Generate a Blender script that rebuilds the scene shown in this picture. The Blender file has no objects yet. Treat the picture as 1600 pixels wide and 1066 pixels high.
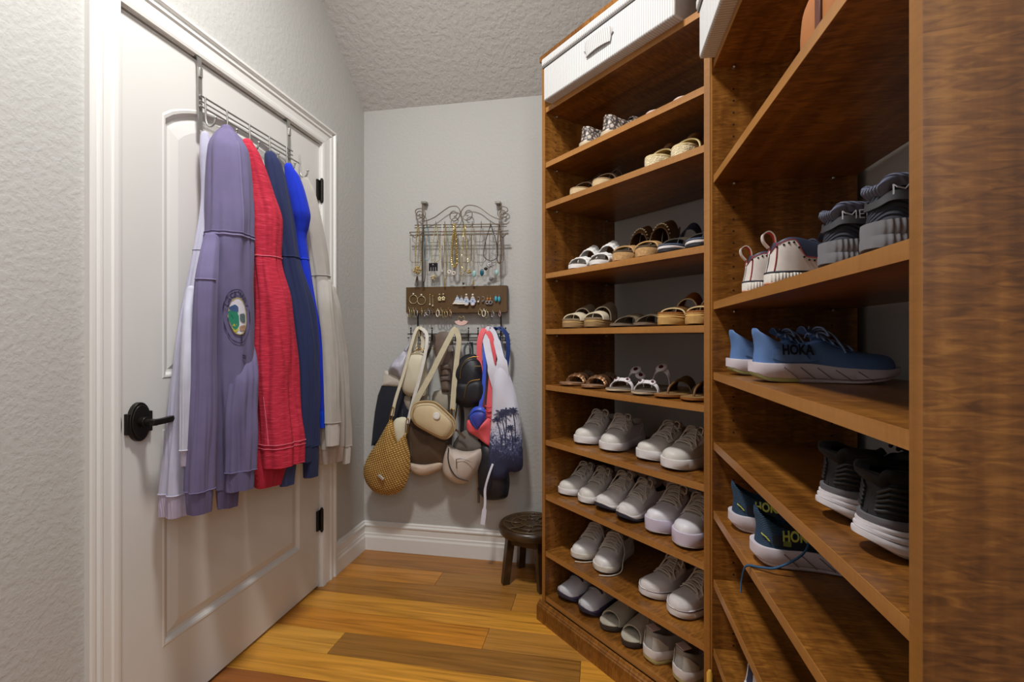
import bpy, bmesh, math, random
from mathutils import Vector, Matrix
PI = math.pi
rnd = random.Random(7)
SC = bpy.context.scene
COL = SC.collection

# ------------------------------------------------------------------ camera, world, lights, exposure
F, CX, CY = 745.0, 800.0, 529.0
CAM = (1.262, 0.0, 1.138)
YAW = math.radians(10.5)
cd = bpy.data.cameras.new('camera'); cam = bpy.data.objects.new('camera', cd); COL.objects.link(cam)
cd.sensor_width = 36.0; cd.lens = F / 1600 * 36; cd.shift_y = (CY - 533) / 1600; cd.clip_start = 0.02
cam.location = CAM; cam.rotation_euler = (PI / 2, 0, YAW)
SC.camera = cam
SC.view_settings.view_transform = 'Standard'; SC.view_settings.look = 'None'
SC.view_settings.gamma = 1; SC.view_settings.use_curve_mapping = False
SC.view_settings.exposure = 0.0
wd = bpy.data.worlds.new('room_world'); SC.world = wd; wd.use_nodes = True
wd.node_tree.nodes['Background'].inputs[0].default_value = (0.9, 0.95, 1, 1)
wd.node_tree.nodes['Background'].inputs[1].default_value = 0.2
def area(name, loc, size, power, col, rot=(0, 0, 0), shape='DISK'):
    l = bpy.data.lights.new(name, 'AREA'); l.shape = shape; l.size = size; l.energy = power; l.color = col
    o = bpy.data.objects.new(name, l); COL.objects.link(o); o.location = loc; o.rotation_euler = rot
    return o
area('ceiling_lamp_light', (0.68, 0.82, 2.93), 0.26, 43, (1.0, 0.99, 0.965))
area('rear_lamp_light', (1.72, -0.9, 2.93), 0.4, 12, (0.97, 0.985, 1.0))
area('added_cool_fill', (1.88, -0.75, 1.75), 0.9, 20, (0.88, 0.93, 1.0), (PI / 2, 0, math.radians(52)), 'SQUARE')  # added cool fill that brightens the end panel; no window is modelled

def ray(px, py):
    a = (px - CX) / F; b = (CY - py) / F; c, s = math.cos(YAW), math.sin(YAW)
    return (-s + a * c, c + a * s, b)
def hit(px, py, n, d):
    r = ray(px, py); k = (d - sum(n[i] * CAM[i] for i in range(3))) / sum(n[i] * r[i] for i in range(3))
    return Vector([CAM[i] + k * r[i] for i in range(3)])
def door_at(px, py, x): return hit(px, py, (1, 0, 0), x)      # a point on a plane parallel to the left wall
def wall_at(px, py, y): return hit(px, py, (0, 1, 0), y)      # a point on a plane parallel to the back wall

# ------------------------------------------------------------------ materials
MATS = {}
def nd(nt, typ, **kw):
    n = nt.nodes.new(typ)
    for k, v in kw.items():
        if k.startswith('i_'): n.inputs[k[2:].replace('_', ' ')].default_value = v
        else: setattr(n, k, v)
    return n
def srgb(r, g, b):
    f = lambda c: (c / 255 / 12.92) if c / 255 <= 0.04045 else ((c / 255 + 0.055) / 1.055) ** 2.4
    return (f(r), f(g), f(b))
def ramp(nt, fac, stops):
    r = nt.nodes.new('ShaderNodeValToRGB')
    e = r.color_ramp.elements
    while len(e) < len(stops): e.new(0.5)
    for el, (p, c) in zip(e, stops): el.position = p; el.color = (*c, 1)
    nt.links.new(fac, r.inputs[0]); return r.outputs[0]
def base(name):
    m = bpy.data.materials.new(name); m.use_nodes = True
    nt = m.node_tree; return m, nt, nt.nodes['Principled BSDF']
def coords(nt, scale, kind='Object', rot=(0, 0, 0)):
    t = nt.nodes.new('ShaderNodeTexCoord'); mp = nt.nodes.new('ShaderNodeMapping')
    mp.inputs['Scale'].default_value = scale; mp.inputs['Rotation'].default_value = rot
    nt.links.new(t.outputs[kind], mp.inputs[0]); return mp.outputs[0]
def bumpit(nt, bs, h, strength, dist):
    b = nd(nt, 'ShaderNodeBump'); b.inputs['Strength'].default_value = strength; b.inputs['Distance'].default_value = dist
    nt.links.new(h, b.inputs['Height']); nt.links.new(b.outputs[0], bs.inputs['Normal'])
def M(name, col=None, rough=0.6, metal=0.0, bump=None, var=0.12, vscale=30, sheen=0.0, spec=0.5, coat=0.0):
    """plain material: colour mottled by noise; bump=(kind, scale, strength)"""
    if name in MATS: return MATS[name]
    m, nt, bs = base(name)
    co = coords(nt, (1, 1, 1))
    n = nd(nt, 'ShaderNodeTexNoise', i_Scale=vscale, i_Detail=3.0); nt.links.new(co, n.inputs['Vector'])
    dk = tuple(max(0, c * (1 - var)) for c in col); lt = tuple(min(1, c * (1 + var * .6)) for c in col)
    nt.links.new(ramp(nt, n.outputs[0], [(0.3, dk), (0.7, lt)]), bs.inputs['Base Color'])
    bs.inputs['Roughness'].default_value = rough; bs.inputs['Metallic'].default_value = metal
    bs.inputs['Specular IOR Level'].default_value = spec
    if coat: bs.inputs['Coat Weight'].default_value = coat
    if sheen: bs.inputs['Sheen Weight'].default_value = sheen
    if bump:
        k, sc, st = bump
        if k == 'noise':
            t = nd(nt, 'ShaderNodeTexNoise', i_Scale=sc, i_Detail=4.0); nt.links.new(co, t.inputs['Vector']); h = t.outputs[0]
        elif k == 'voronoi':
            t = nd(nt, 'ShaderNodeTexVoronoi', i_Scale=sc); nt.links.new(co, t.inputs['Vector']); h = t.outputs[0]
        else:
            t = nd(nt, 'ShaderNodeTexWave', i_Scale=sc, i_Distortion=0.6); t.bands_direction = k; nt.links.new(co, t.inputs['Vector']); h = t.outputs['Fac']
        bumpit(nt, bs, h, st, 0.002)
    MATS[name] = m; return m

def corduroy():
    m, nt, bs = base('ribbed_white_fabric'); w = nd(nt, 'ShaderNodeTexWave', i_Scale=36.0, i_Distortion=0.4); w.bands_direction = 'X'; nt.links.new(coords(nt, (1, 1, 1)), w.inputs['Vector'])
    nt.links.new(ramp(nt, w.outputs['Fac'], [(.1, srgb(180, 179, 178)), (.5, srgb(212, 211, 210))]), bs.inputs['Base Color']); bs.inputs['Roughness'].default_value = .85; bumpit(nt, bs, w.outputs['Fac'], .6, .002); return m
def paint(name, col, scale, strength, rough=0.75):
    m, nt, bs = base(name); co = coords(nt, (1, 1, 1))
    n = nd(nt, 'ShaderNodeTexNoise', i_Scale=scale, i_Detail=3.0, i_Roughness=0.55); nt.links.new(co, n.inputs['Vector'])
    n2 = nd(nt, 'ShaderNodeTexNoise', i_Scale=scale * 3.1, i_Detail=2.0); nt.links.new(co, n2.inputs['Vector'])
    r = ramp(nt, n.outputs[0], [(0.42, (0, 0, 0)), (0.6, (1, 1, 1))])
    mx = nd(nt, 'ShaderNodeMath', operation='MULTIPLY_ADD'); mx.inputs[1].default_value = 0.35
    nt.links.new(n2.outputs[0], mx.inputs[0]); nt.links.new(r, mx.inputs[2])
    bumpit(nt, bs, mx.outputs[0], strength, 0.004)
    bs.inputs['Base Color'].default_value = (*col, 1); bs.inputs['Roughness'].default_value = rough
    return m
M_WALL = paint('wall_paint', srgb(186, 185, 181), 60, 0.16)
M_CEIL = paint('ceiling_paint', srgb(196, 194, 190), 42, 0.4)
M_TRIM = M('trim_paint', srgb(228, 227, 223), 0.35, var=0.015, vscale=3)
M_DOOR = M('door_paint', srgb(216, 214, 210), 0.4, var=0.015, vscale=3)

def wood(name, dark, mid, light, grain='z', rough=0.33, fig=0.5):
    """veneer: long grain along one object axis, broken by cross figure"""
    m, nt, bs = base(name)
    sc = {'z': (26, 26, 1.6), 'x': (1.6, 26, 26), 'y': (26, 1.6, 26)}[grain]
    fs = {'z': (24, 24, 130), 'x': (130, 24, 24), 'y': (24, 130, 24)}[grain]
    g = nd(nt, 'ShaderNodeTexNoise', i_Scale=1.0, i_Detail=6.0, i_Distortion=0.4); nt.links.new(coords(nt, sc), g.inputs['Vector'])
    f = nd(nt, 'ShaderNodeTexNoise', i_Scale=1.0, i_Detail=4.0, i_Distortion=1.2); nt.links.new(coords(nt, fs), f.inputs['Vector'])
    big = nd(nt, 'ShaderNodeTexNoise', i_Scale=3.0, i_Detail=2.0); nt.links.new(coords(nt, (1, 1, .6)), big.inputs['Vector'])
    a = nd(nt, 'ShaderNodeMix', data_type='FLOAT'); a.inputs[0].default_value = fig
    nt.links.new(g.outputs[0], a.inputs[2]); nt.links.new(f.outputs[0], a.inputs[3])
    b = nd(nt, 'ShaderNodeMix', data_type='FLOAT'); b.inputs[0].default_value = 0.3
    nt.links.new(a.outputs[0], b.inputs[2]); nt.links.new(big.outputs[0], b.inputs[3])
    nt.links.new(ramp(nt, b.outputs[0], [(0.38, dark), (0.5, mid), (0.62, light)]), bs.inputs['Base Color'])
    bs.inputs['Roughness'].default_value = rough
    bumpit(nt, bs, g.outputs[0], 0.05, 0.001)
    return m
WD, WM, WL = srgb(84, 48, 14), srgb(122, 76, 28), srgb(160, 108, 48)
M_WZ = wood('cherry_veneer_upright', WD, WM, WL, 'z', fig=.55)
M_WX = wood('cherry_veneer_shelf', WD, WM, srgb(164, 108, 44), 'x', fig=.55)
M_EDGE = wood('cherry_edge_lit_tone', srgb(146, 97, 46), srgb(160, 110, 54), srgb(174, 122, 64), 'x', fig=.3)  # same veneer, lightened so front edges carry painted light
M_EDGEZ_LIT = wood('cherry_edge_lit_tone_upright', srgb(130, 86, 36), srgb(146, 98, 44), srgb(160, 110, 52), 'z', fig=.3)

def plank_mat():
    m, nt, bs = base('floor_plank')
    oi = nd(nt, 'ShaderNodeObjectInfo'); co = coords(nt, (1.6, 60, 10))
    g = nd(nt, 'ShaderNodeTexNoise', i_Scale=1.0, i_Detail=5.0, i_Distortion=.8); nt.links.new(co, g.inputs['Vector'])
    w = nd(nt, 'ShaderNodeTexNoise', i_Scale=1.0, i_Detail=3.0, i_Distortion=2.5); nt.links.new(coords(nt, (1.3, 22, 4)), w.inputs['Vector'])
    mx = nd(nt, 'ShaderNodeMix', data_type='FLOAT'); mx.inputs[0].default_value = 0.45
    nt.links.new(g.outputs[0], mx.inputs[2]); nt.links.new(w.outputs[0], mx.inputs[3])
    k = ramp(nt, mx.outputs[0], [(0.33, (0.55, 0.5, 0.42)), (0.5, (1, 1, 1)), (0.68, (1.25, 1.22, 1.15))])
    mul = nd(nt, 'ShaderNodeMix', data_type='RGBA', blend_type='MULTIPLY'); mul.inputs[0].default_value = 1
    nt.links.new(oi.outputs['Color'], mul.inputs[6]); nt.links.new(k, mul.inputs[7])
    nt.links.new(mul.outputs[2], bs.inputs['Base Color'])
    bs.inputs['Roughness'].default_value = 0.3
    bumpit(nt, bs, g.outputs[0], 0.04, 0.001)
    return m
M_PLANK = plank_mat()

# ------------------------------------------------------------------ mesh helpers
class MB:
    def __init__(s): s.v = []; s.f = []; s.m = []; s.cur = 0
    def add(s, vs, fs):
        o = len(s.v); s.v += [tuple(v) for v in vs]
        for f in fs: s.f.append([o + i for i in f]); s.m.append(s.cur)
        return s
    def box(s, x0, x1, y0, y1, z0, z1):
        return s.add([(x0, y0, z0), (x1, y0, z0), (x1, y1, z0), (x0, y1, z0), (x0, y0, z1), (x1, y0, z1), (x1, y1, z1), (x0, y1, z1)],
                     [(0, 3, 2, 1), (4, 5, 6, 7), (0, 1, 5, 4), (1, 2, 6, 5), (2, 3, 7, 6), (3, 0, 4, 7)])
    def loft(s, rings, cap=True, closed=True):
        n = len(rings[0]); fs = []; vs = [p for r in rings for p in r]
        for i in range(len(rings) - 1):
            for j in range(n if closed else n - 1):
                k = (j + 1) % n
                fs.append((i * n + j, i * n + k, (i + 1) * n + k, (i + 1) * n + j))
        if cap and closed:
            fs.append(tuple(reversed(range(n)))); fs.append(tuple(range((len(rings) - 1) * n, len(rings) * n)))
        return s.add(vs, fs)
    def tube(s, pts, r, n=6, closed=False, rr=None):
        P = [Vector(p) for p in pts]; rings = []; up = None
        for i, p in enumerate(P):
            if closed: t = P[(i + 1) % len(P)] - P[i - 1]
            else: t = P[min(i + 1, len(P) - 1)] - P[max(i - 1, 0)]
            if t.length < 1e-9: t = Vector((0, 0, 1))
            t.normalize()
            if up is None: up = Vector((0, 0, 1)) if abs(t.z) < .9 else Vector((1, 0, 0))
            a = t.cross(up)
            if a.length < 1e-6: a = t.orthogonal()
            a.normalize(); b = a.cross(t).normalized(); up = b
            q = rr[i] if rr else r
            rings.append([p + a * q * math.cos(2 * PI * k / n) + b * q * math.sin(2 * PI * k / n) for k in range(n)])
        if closed: rings.append(rings[0])
        return s.loft(rings, cap=not closed)
    def ball(s, c, r, n=8, m=6, sc=(1, 1, 1)):
        c = Vector(c); rings = []
        for i in range(m + 1):
            a = -PI / 2 + PI * max(.03, min(.97, i / m)) if i in (0, m) else -PI / 2 + PI * i / m
            rings.append([(c.x + r * sc[0] * math.cos(a) * math.cos(2 * PI * k / n), c.y + r * sc[1] * math.cos(a) * math.sin(2 * PI * k / n), c.z + r * sc[2] * math.sin(a)) for k in range(n)])
        return s.loft(rings)
    def grid(s, fn, nu, nv, thick=None):
        """fn(u,v)->point; thick closes it into a slab along the surface normal"""
        g = [[Vector(fn(i / nu, j / nv)) for j in range(nv + 1)] for i in range(nu + 1)]
        w = nv + 1; fs = [(i * w + j, (i + 1) * w + j, (i + 1) * w + j + 1, i * w + j + 1) for i in range(nu) for j in range(nv)]
        vs = [p for r in g for p in r]
        if not thick: return s.add(vs, fs)
        nr = []
        for i in range(nu + 1):
            for j in range(nv + 1):
                a = g[min(i + 1, nu)][j] - g[max(i - 1, 0)][j]; b = g[i][min(j + 1, nv)] - g[i][max(j - 1, 0)]
                c = a.cross(b); nr.append(c.normalized() if c.length > 1e-12 else Vector((0, 0, 1)))
        N = len(vs); vs2 = vs + [p + q * thick for p, q in zip(vs, nr)]
        fs2 = [tuple(reversed(f)) for f in fs] + [tuple(i + N for i in f) for f in fs]
        bd = [i * w for i in range(nu + 1)] + [nu * w + j for j in range(1, nv + 1)] + [i * w + nv for i in range(nu - 1, -1, -1)] + [j for j in range(nv - 1, 0, -1)]
        for a, b in zip(bd, bd[1:] + bd[:1]): fs2.append((a, b, b + N, a + N))
        return s.add(vs2, fs2)
    def band(s, pts, w, t, side):
        """flat ribbon along pts; side = width direction (vector or list)"""
        P = [Vector(p) for p in pts]; rings = []
        for i, p in enumerate(P):
            d = (P[min(i + 1, len(P) - 1)] - P[max(i - 1, 0)]).normalized()
            sv = Vector(side[i] if isinstance(side, list) else side); sv = (sv - d * sv.dot(d)).normalized()
            n = d.cross(sv).normalized(); ww = (w[i] if isinstance(w, list) else w) / 2
            rings.append([p + sv * ww + n * t / 2, p - sv * ww + n * t / 2, p - sv * ww - n * t / 2, p + sv * ww - n * t / 2])
        return s.loft(rings)
    def prism(s, poly, f0, f1):
        """polygon pushed from f0(p) to f1(p)"""
        n = len(poly); return s.loft([[f0(p) for p in poly], [f1(p) for p in poly]])
    def build(s, name, mat, parent=None, off=(0, 0, 0), smooth=True, sub=0, bevel=0, kind=None, label=None, auto=62):
        me = bpy.data.meshes.new(name)
        ox, oy, oz = off
        me.from_pydata([(v[0] - ox, v[1] - oy, v[2] - oz) for v in s.v], [], s.f)
        for m in (mat if isinstance(mat, (list, tuple)) else [mat]): me.materials.append(m)
        if any(s.m): me.polygons.foreach_set('material_index', s.m)
        bm = bmesh.new(); bm.from_mesh(me); bmesh.ops.recalc_face_normals(bm, faces=bm.faces); bm.to_mesh(me); bm.free()
        if smooth: me.polygons.foreach_set('use_smooth', [True] * len(me.polygons))
        o = bpy.data.objects.new(name, me); COL.objects.link(o)
        if parent: o.parent = parent
        elif off != (0, 0, 0): o.location = off
        if bevel:
            b = o.modifiers.new('b', 'BEVEL'); b.width = bevel; b.segments = 2; b.limit_method = 'ANGLE'
        if sub:
            q = o.modifiers.new('s', 'SUBSURF'); q.levels = sub; q.render_levels = sub
        if smooth and auto:
            me.set_sharp_from_angle(angle=math.radians(auto))
        if kind: o['kind'] = kind
        if label: o['label'] = label
        return o
def tag(o, label, cat, group=None):
    o['label'] = label; o['category'] = cat
    if group: o['group'] = group
    return o
def thing(name, label, cat, loc=(0, 0, 0), rz=0.0, group=None):
    o = bpy.data.objects.new(name, None); COL.objects.link(o); o.empty_display_size = .05
    o.location = loc; o.rotation_euler = (0, 0, rz)
    return tag(o, label, cat, group)
def struct(o): o['kind'] = 'structure'; return o
def lerp(a, b, t): return a + (b - a) * t
def sstep(a, b, x):
    t = max(0, min(1, (x - a) / (b - a))); return t * t * (3 - 2 * t)
def curve(xs, ys):
    """monotone cubic interpolation"""
    n = len(xs); d = [(ys[i + 1] - ys[i]) / (xs[i + 1] - xs[i]) for i in range(n - 1)]
    m = [d[0]] + [0 if d[i - 1] * d[i] <= 0 else 2 * d[i - 1] * d[i] / (d[i - 1] + d[i]) for i in range(1, n - 1)] + [d[-1]]
    def f(x):
        if x <= xs[0]: return ys[0]
        if x >= xs[-1]: return ys[-1]
        i = 0
        while x > xs[i + 1]: i += 1
        h = xs[i + 1] - xs[i]; t = (x - xs[i]) / h
        return (2 * t**3 - 3 * t**2 + 1) * ys[i] + (t**3 - 2 * t**2 + t) * h * m[i] + (-2 * t**3 + 3 * t**2) * ys[i + 1] + (t**3 - t**2) * h * m[i + 1]
    return f
def catmull(pts, k=6, closed=False):
    P = [Vector(p) for p in pts]; n = len(P); out = []
    for i in range(n if closed else n - 1):
        p0 = P[(i - 1) % n] if closed or i > 0 else P[0]; p1 = P[i]; p2 = P[(i + 1) % n]; p3 = P[(i + 2) % n] if closed or i + 2 < n else P[-1]
        for j in range(k):
            t = j / k
            out.append(.5 * ((2 * p1) + (p2 - p0) * t + (2 * p0 - 5 * p1 + 4 * p2 - p3) * t * t + (3 * p1 - p0 - 3 * p2 + p3) * t**3))
    if not closed: out.append(P[-1])
    return out
def text_mesh(s, size, bold=0.0, shear=0.0):
    cu = bpy.data.curves.new('lettering', 'FONT'); cu.body = s; cu.size = size; cu.offset = bold; cu.shear = shear; cu.align_x = 'CENTER'; cu.align_y = 'CENTER'; cu.resolution_u = 3
    o = bpy.data.objects.new('lettering', cu); COL.objects.link(o)
    dg = bpy.context.evaluated_depsgraph_get(); dg.update()
    me = o.evaluated_get(dg).to_mesh()
    bm = bmesh.new(); bm.from_mesh(me); bmesh.ops.triangulate(bm, faces=bm.faces)
    for _ in range(2): bmesh.ops.subdivide_edges(bm, edges=[e for e in bm.edges if e.calc_length() > size * .22], cuts=1); bmesh.ops.triangulate(bm, faces=bm.faces)
    bm.verts.index_update(); vs = [tuple(v.co) for v in bm.verts]; fs = [tuple(v.index for v in f.verts) for f in bm.faces]; bm.free()
    o.evaluated_get(dg).to_mesh_clear(); bpy.data.objects.remove(o); bpy.data.curves.remove(cu)
    return vs, fs
# ------------------------------------------------------------------ room shell
FLAT = 3.0; YF = -1.8; XR = 1.94; YB = 2.40
SL = 0.825; YK = YB - (FLAT - 2.369) / SL                      # slope meets the flat ceiling
def wall_prism(name, poly, f0, f1, mat=M_WALL):
    return struct(MB().prism(poly, f0, f1).build(name, mat, smooth=False))
D0, D1, DH = 1.054, 1.990, 2.034                                  # door opening
C0, C1, CH = 0.972, 2.098, 2.122                                  # casing outside
# left wall as one slab around the door opening
lw = MB()
for poly in ([(YF, 0), (D0, 0), (D0, FLAT), (YF, FLAT)], [(D0, DH), (D1, DH), (D1, FLAT - (D1 - YK) * SL), (YK, FLAT), (D0, FLAT)],
             [(D1, 0), (YB, 0), (YB, 2.369), (D1, FLAT - (D1 - YK) * SL)]):
    lw.prism(poly, lambda p: (0, p[0], p[1]), lambda p: (-0.12, p[0], p[1]))
struct(lw.build('wall_left', M_WALL, smooth=False))
wall_prism('wall_back', [(-.12, 0), (1.14, 0), (1.14, 2.369), (-.12, 2.369)], lambda p: (p[0], YB, p[1]), lambda p: (p[0], YB + .12, p[1]))
cn = 3.535
struct(MB().prism([(1.14, YB), (XR, cn - XR), (XR + .1, cn - XR), (1.2, YB + .1)], lambda p: (p[0], p[1], 0), lambda p: (p[0], p[1], FLAT)).build('wall_corner', M_WALL, smooth=False))
wall_prism('wall_right', [(YF, 0), (cn - XR, 0), (cn - XR, FLAT), (YF, FLAT)], lambda p: (XR, p[0], p[1]), lambda p: (XR + .12, p[0], p[1]))
wall_prism('wall_front', [(-.12, 0), (XR + .12, 0), (XR + .12, FLAT), (-.12, FLAT)], lambda p: (p[0], YF - .12, p[1]), lambda p: (p[0], YF, p[1]), M_WZ)  # unseen wall, given dark veneer to cut bounced light
ce = MB(); ce.prism([(YF - .12, FLAT), (YK, FLAT), (YB + .12, FLAT - (YB + .12 - YK) * SL), (YB + .12, FLAT + .2), (YF - .12, FLAT + .2)], lambda p: (-.12, p[0], p[1]), lambda p: (2.1, p[0], p[1]))
struct(ce.build('ceiling', M_CEIL, smooth=False))

# floor: slab with separate planks
fl = struct(MB().box(-.12, 2.06, YF - .12, YB + .12, -.06, -.008).build('floor', M('subfloor', srgb(60, 38, 18), .8), smooth=False))
GOLD, ORNG, BRWN, OLIV, DARK = srgb(208, 146, 54), srgb(200, 132, 44), srgb(156, 108, 50), srgb(182, 128, 56), srgb(148, 88, 42)
rows = {2.222: [(1.3, srgb(162, 108, 46))], 2.0935: [(.51, srgb(196, 132, 52)), (2.0, srgb(164, 114, 52))], 1.959: [(.895, srgb(164, 112, 48)), (1.9, srgb(190, 130, 54))],
        1.828: [(1.9, GOLD)], 1.699: [(.835, ORNG), (1.9, OLIV)], 1.5715: [(.292, srgb(212, 154, 62)), (1.195, srgb(150, 104, 46)), (1.95, GOLD)],
        1.444: [(1.35, srgb(210, 148, 54)), (1.95, BRWN)], 1.316: [(.8, srgb(146, 88, 40)), (1.95, srgb(170, 96, 44))]}
y = 1.316 - .1285
while y > YF:
    rows[y] = [(rnd.uniform(.4, 1.5), rnd.choice([GOLD, BRWN, ORNG, OLIV, DARK])), (1.95, rnd.choice([GOLD, BRWN, ORNG, OLIV]))]; y -= .1285
ks = sorted(rows); pm = {}
for i, y0 in enumerate(ks):
    y1 = ks[i + 1] if i + 1 < len(ks) else YB; x0 = -.12 if True else 0
    for x1, c in rows[y0]:
        b = MB().box(0, x1 - x0 - .0012, 0, y1 - y0 - .0012, -.012, 0)
        o = b.build('plank', M_PLANK, fl, smooth=False, bevel=.0008); o.location = (x0, y0, 0); o.color = (*c, 1); x0 = x1

# baseboards: profile (out, up)
BP = [(0, 0), (.017, 0), (.017, .068), (.013, .078), (.013, .088), (.010, .092), (.010, .122), (.015, .128), (.015, .134), (.009, .139), (.009, .147), (.005, .152), (0, .152)]
def baseboard(name, a, b, n):
    a, b, n = Vector(a), Vector(b), Vector(n)
    m = MB().loft([[a + n * q + Vector((0, 0, z)) for q, z in BP], [b + n * q + Vector((0, 0, z)) for q, z in BP]])
    struct(m.build(name, M_TRIM, smooth=False))
baseboard('baseboard_left', (0, C1, 0), (0, YB, 0), (1, 0, 0))
baseboard('baseboard_back', (0, YB, 0), (1.14, YB, 0), (0, -1, 0))
baseboard('baseboard_left_near', (0, YF, 0), (0, C0, 0), (1, 0, 0))
baseboard('baseboard_front', (0, YF, 0), (XR, YF, 0), (0, 1, 0))

# door casing: stepped profile from the opening outwards (across, out)
CP = [(0, 0), (0, .012), (.008, .014), (.020, .014), (.024, .010), (.046, .011), (.052, .016), (.058, .016), (.062, .011), (.070, .012), (.074, .020), (.082, .020), (.085, .016), (.085, 0)]
def casing(name, p0, p1, scale, inner=None):
    pass
def casing_side(name, yin, sgn, width):
    k = width / .085; r = []
    for z in (0, None):
        r.append([(o, yin + sgn * a * k, 0 if z == 0 else DH + a) for a, o in CP])
    struct(MB().loft(r).build(name, M_TRIM, smooth=False))
casing_side('trim_1', D0, -1, D0 - C0); casing_side('trim_2', D1, 1, C1 - D1)
struct(MB().loft([[(o, D0 - a * (D0 - C0) / .085, DH + a * (CH - DH) / .085) for a, o in CP], [(o, D1 + a * (C1 - D1) / .085, DH + a * (CH - DH) / .085) for a, o in CP]]).build('trim_3', M_TRIM, smooth=False))
jm = MB(); jm.box(-.12, .0005, D0, D0 + .004, 0, DH); jm.box(-.12, .0005, D1 - .004, D1, 0, DH); jm.box(-.12, .0005, D0 + .004, D1 - .004, DH - .004, DH)
struct(jm.build('trim_4', M_TRIM, smooth=False))

# door slab: stiles and rails round two sunk panels
door = bpy.data.objects.new('door_1', None); COL.objects.link(door); door.location = (-.003, D0, 0); door['kind'] = 'structure'
OFF = (-.003, D0, 0)
S0, S1, Z0, Z1, Z2, Z3, ZT, ZB = D0 + .008, D1 - .008, .228, .87, 1.02, 1.80, DH - .009, .012
P0, P1 = 1.19, 1.850
XD = -.004; BK = -.042
arch = lambda y: Z3 + .10 * (1 - ((y - (P0 + P1) / 2) / ((P1 - P0) / 2)) ** 2) ** .8 if P0 < y < P1 else Z3
def up_out(k):     # arched outline moved in by k
    pts = [(P0 + k, Z2 + k), (P1 - k, Z2 + k)]; n = 24
    for i in range(n + 1):
        y = lerp(P1 - k, P0 + k, i / n); yy = lerp(P1, P0, i / n); pts.append((y, arch(yy) - k))
    return pts
def lo_out(k): return [(P0 + k, Z0 + k), (P1 - k, Z0 + k), (P1 - k, Z1 - k), (P0 + k, Z1 - k)]
sb = MB()
for a, b, c, d in ((S0, P0, ZB, ZT), (P1, S1, ZB, ZT), (P0, P1, ZB, Z0), (P0, P1, Z1, Z2)): sb.box(BK, XD, a, b, c, d)
n = 24
for i in range(n):
    ya, yb = lerp(P0, P1, i / n), lerp(P0, P1, (i + 1) / n)
    sb.prism([(ya, arch(ya)), (yb, arch(yb)), (yb, ZT), (ya, ZT)], lambda p: (BK, p[0], p[1]), lambda p: (XD, p[0], p[1]))
sb.build('slab', M_DOOR, door, OFF, smooth=False)
for fn in (up_out, lo_out):
    m = MB(); prof = [(0, 0), (.004, .002), (.010, .001), (.018, -.009), (.026, -.011), (.034, -.008), (.052, -.003), (.056, -.002)]
    m.loft([[(XD + o, p[0], p[1]) for p in fn(k)] for k, o in [(0, -.03)] + prof]); m.build('panel', M_DOOR, door, OFF, smooth=False)
M_BRZ = M('oil_rubbed_bronze', srgb(48, 44, 40), .38, .7, var=.2, vscale=60)
for z in (.308, 1.815, 1.06):
    h = MB().tube([(.009, D1 - .004, z - .048), (.009, D1 - .004, z + .048)], .008, 10); h.ball((.009, D1 - .004, z + .051), .006); h.ball((.009, D1 - .004, z - .051), .006)
    h.box(-.003, .004, D1 - .03, D1 - .003, z - .045, z + .045)
    h.build('hinge', M_BRZ, door, OFF, auto=40)
# lever handle with a stepped oval backplate
hd = bpy.data.objects.new('door_handle', None); COL.objects.link(hd); hd.parent = door; hd.location = (0, 0, 0)
def oval(y, z, hw, hh, n=28): return [(y + hw * math.cos(2 * PI * i / n), z + hh * math.sin(2 * PI * i / n)) for i in range(n)]
HY, HZ = 1.112, .907
m = MB()
for k, a, b in ((1, -.004, .010), (.86, .010, .013)): m.loft([[(a, y, z) for y, z in oval(HY, HZ, .031 * k, .054 * k)], [(b, y, z) for y, z in oval(HY, HZ, .031 * k, .054 * k)]])
m.box(-.004, .0085, HY - .037, HY + .037, HZ - .031, HZ + .026)
m.build('backplate', M_BRZ, hd, OFF, bevel=.002, auto=40)
m = MB().tube([(.010, HY, HZ), (.030, HY, HZ)], .014, 14); m.tube([(.028, HY, HZ), (.062, HY, HZ)], .0095, 12)
m.loft([[(x - .008, y, z - .008), (x + .006, y, z - .008), (x + .008, y, z), (x + .006, y, z + .008), (x - .008, y, z + .008)] for x, y, z in [(.058, HY - .012, HZ), (.062, HY + .02, HZ + .001), (.060, HY + .06, HZ + .003), (.056, HY + .1, HZ + .004), (.050, HY + .115, HZ + .003)]])
m.build('lever', M_BRZ, hd, OFF, auto=40, bevel=.001)
MB().loft([[(XD + .0005, y, z) for y, z in oval(D0 + .0065, .905, .006, .03)], [(XD + .004, y, z) for y, z in oval(D0 + .0065, .905, .006, .03)]]).build('latch_plate', M_BRZ, door, OFF)

# ceiling lamp over the middle of the closet, out of frame
def ceiling_lamp(x, y, label):
    t = thing('ceiling_lamp', label, 'lamp', (x, y, FLAT))
    MB().loft([[(r * math.cos(a * PI / 16), r * math.sin(a * PI / 16), z) for a in range(32)] for r, z in ((.2, 0), (.2, -.035), (.19, -.045))]).build('housing', M('lamp_white', (.8, .8, .8), .4), t, auto=40)

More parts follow.
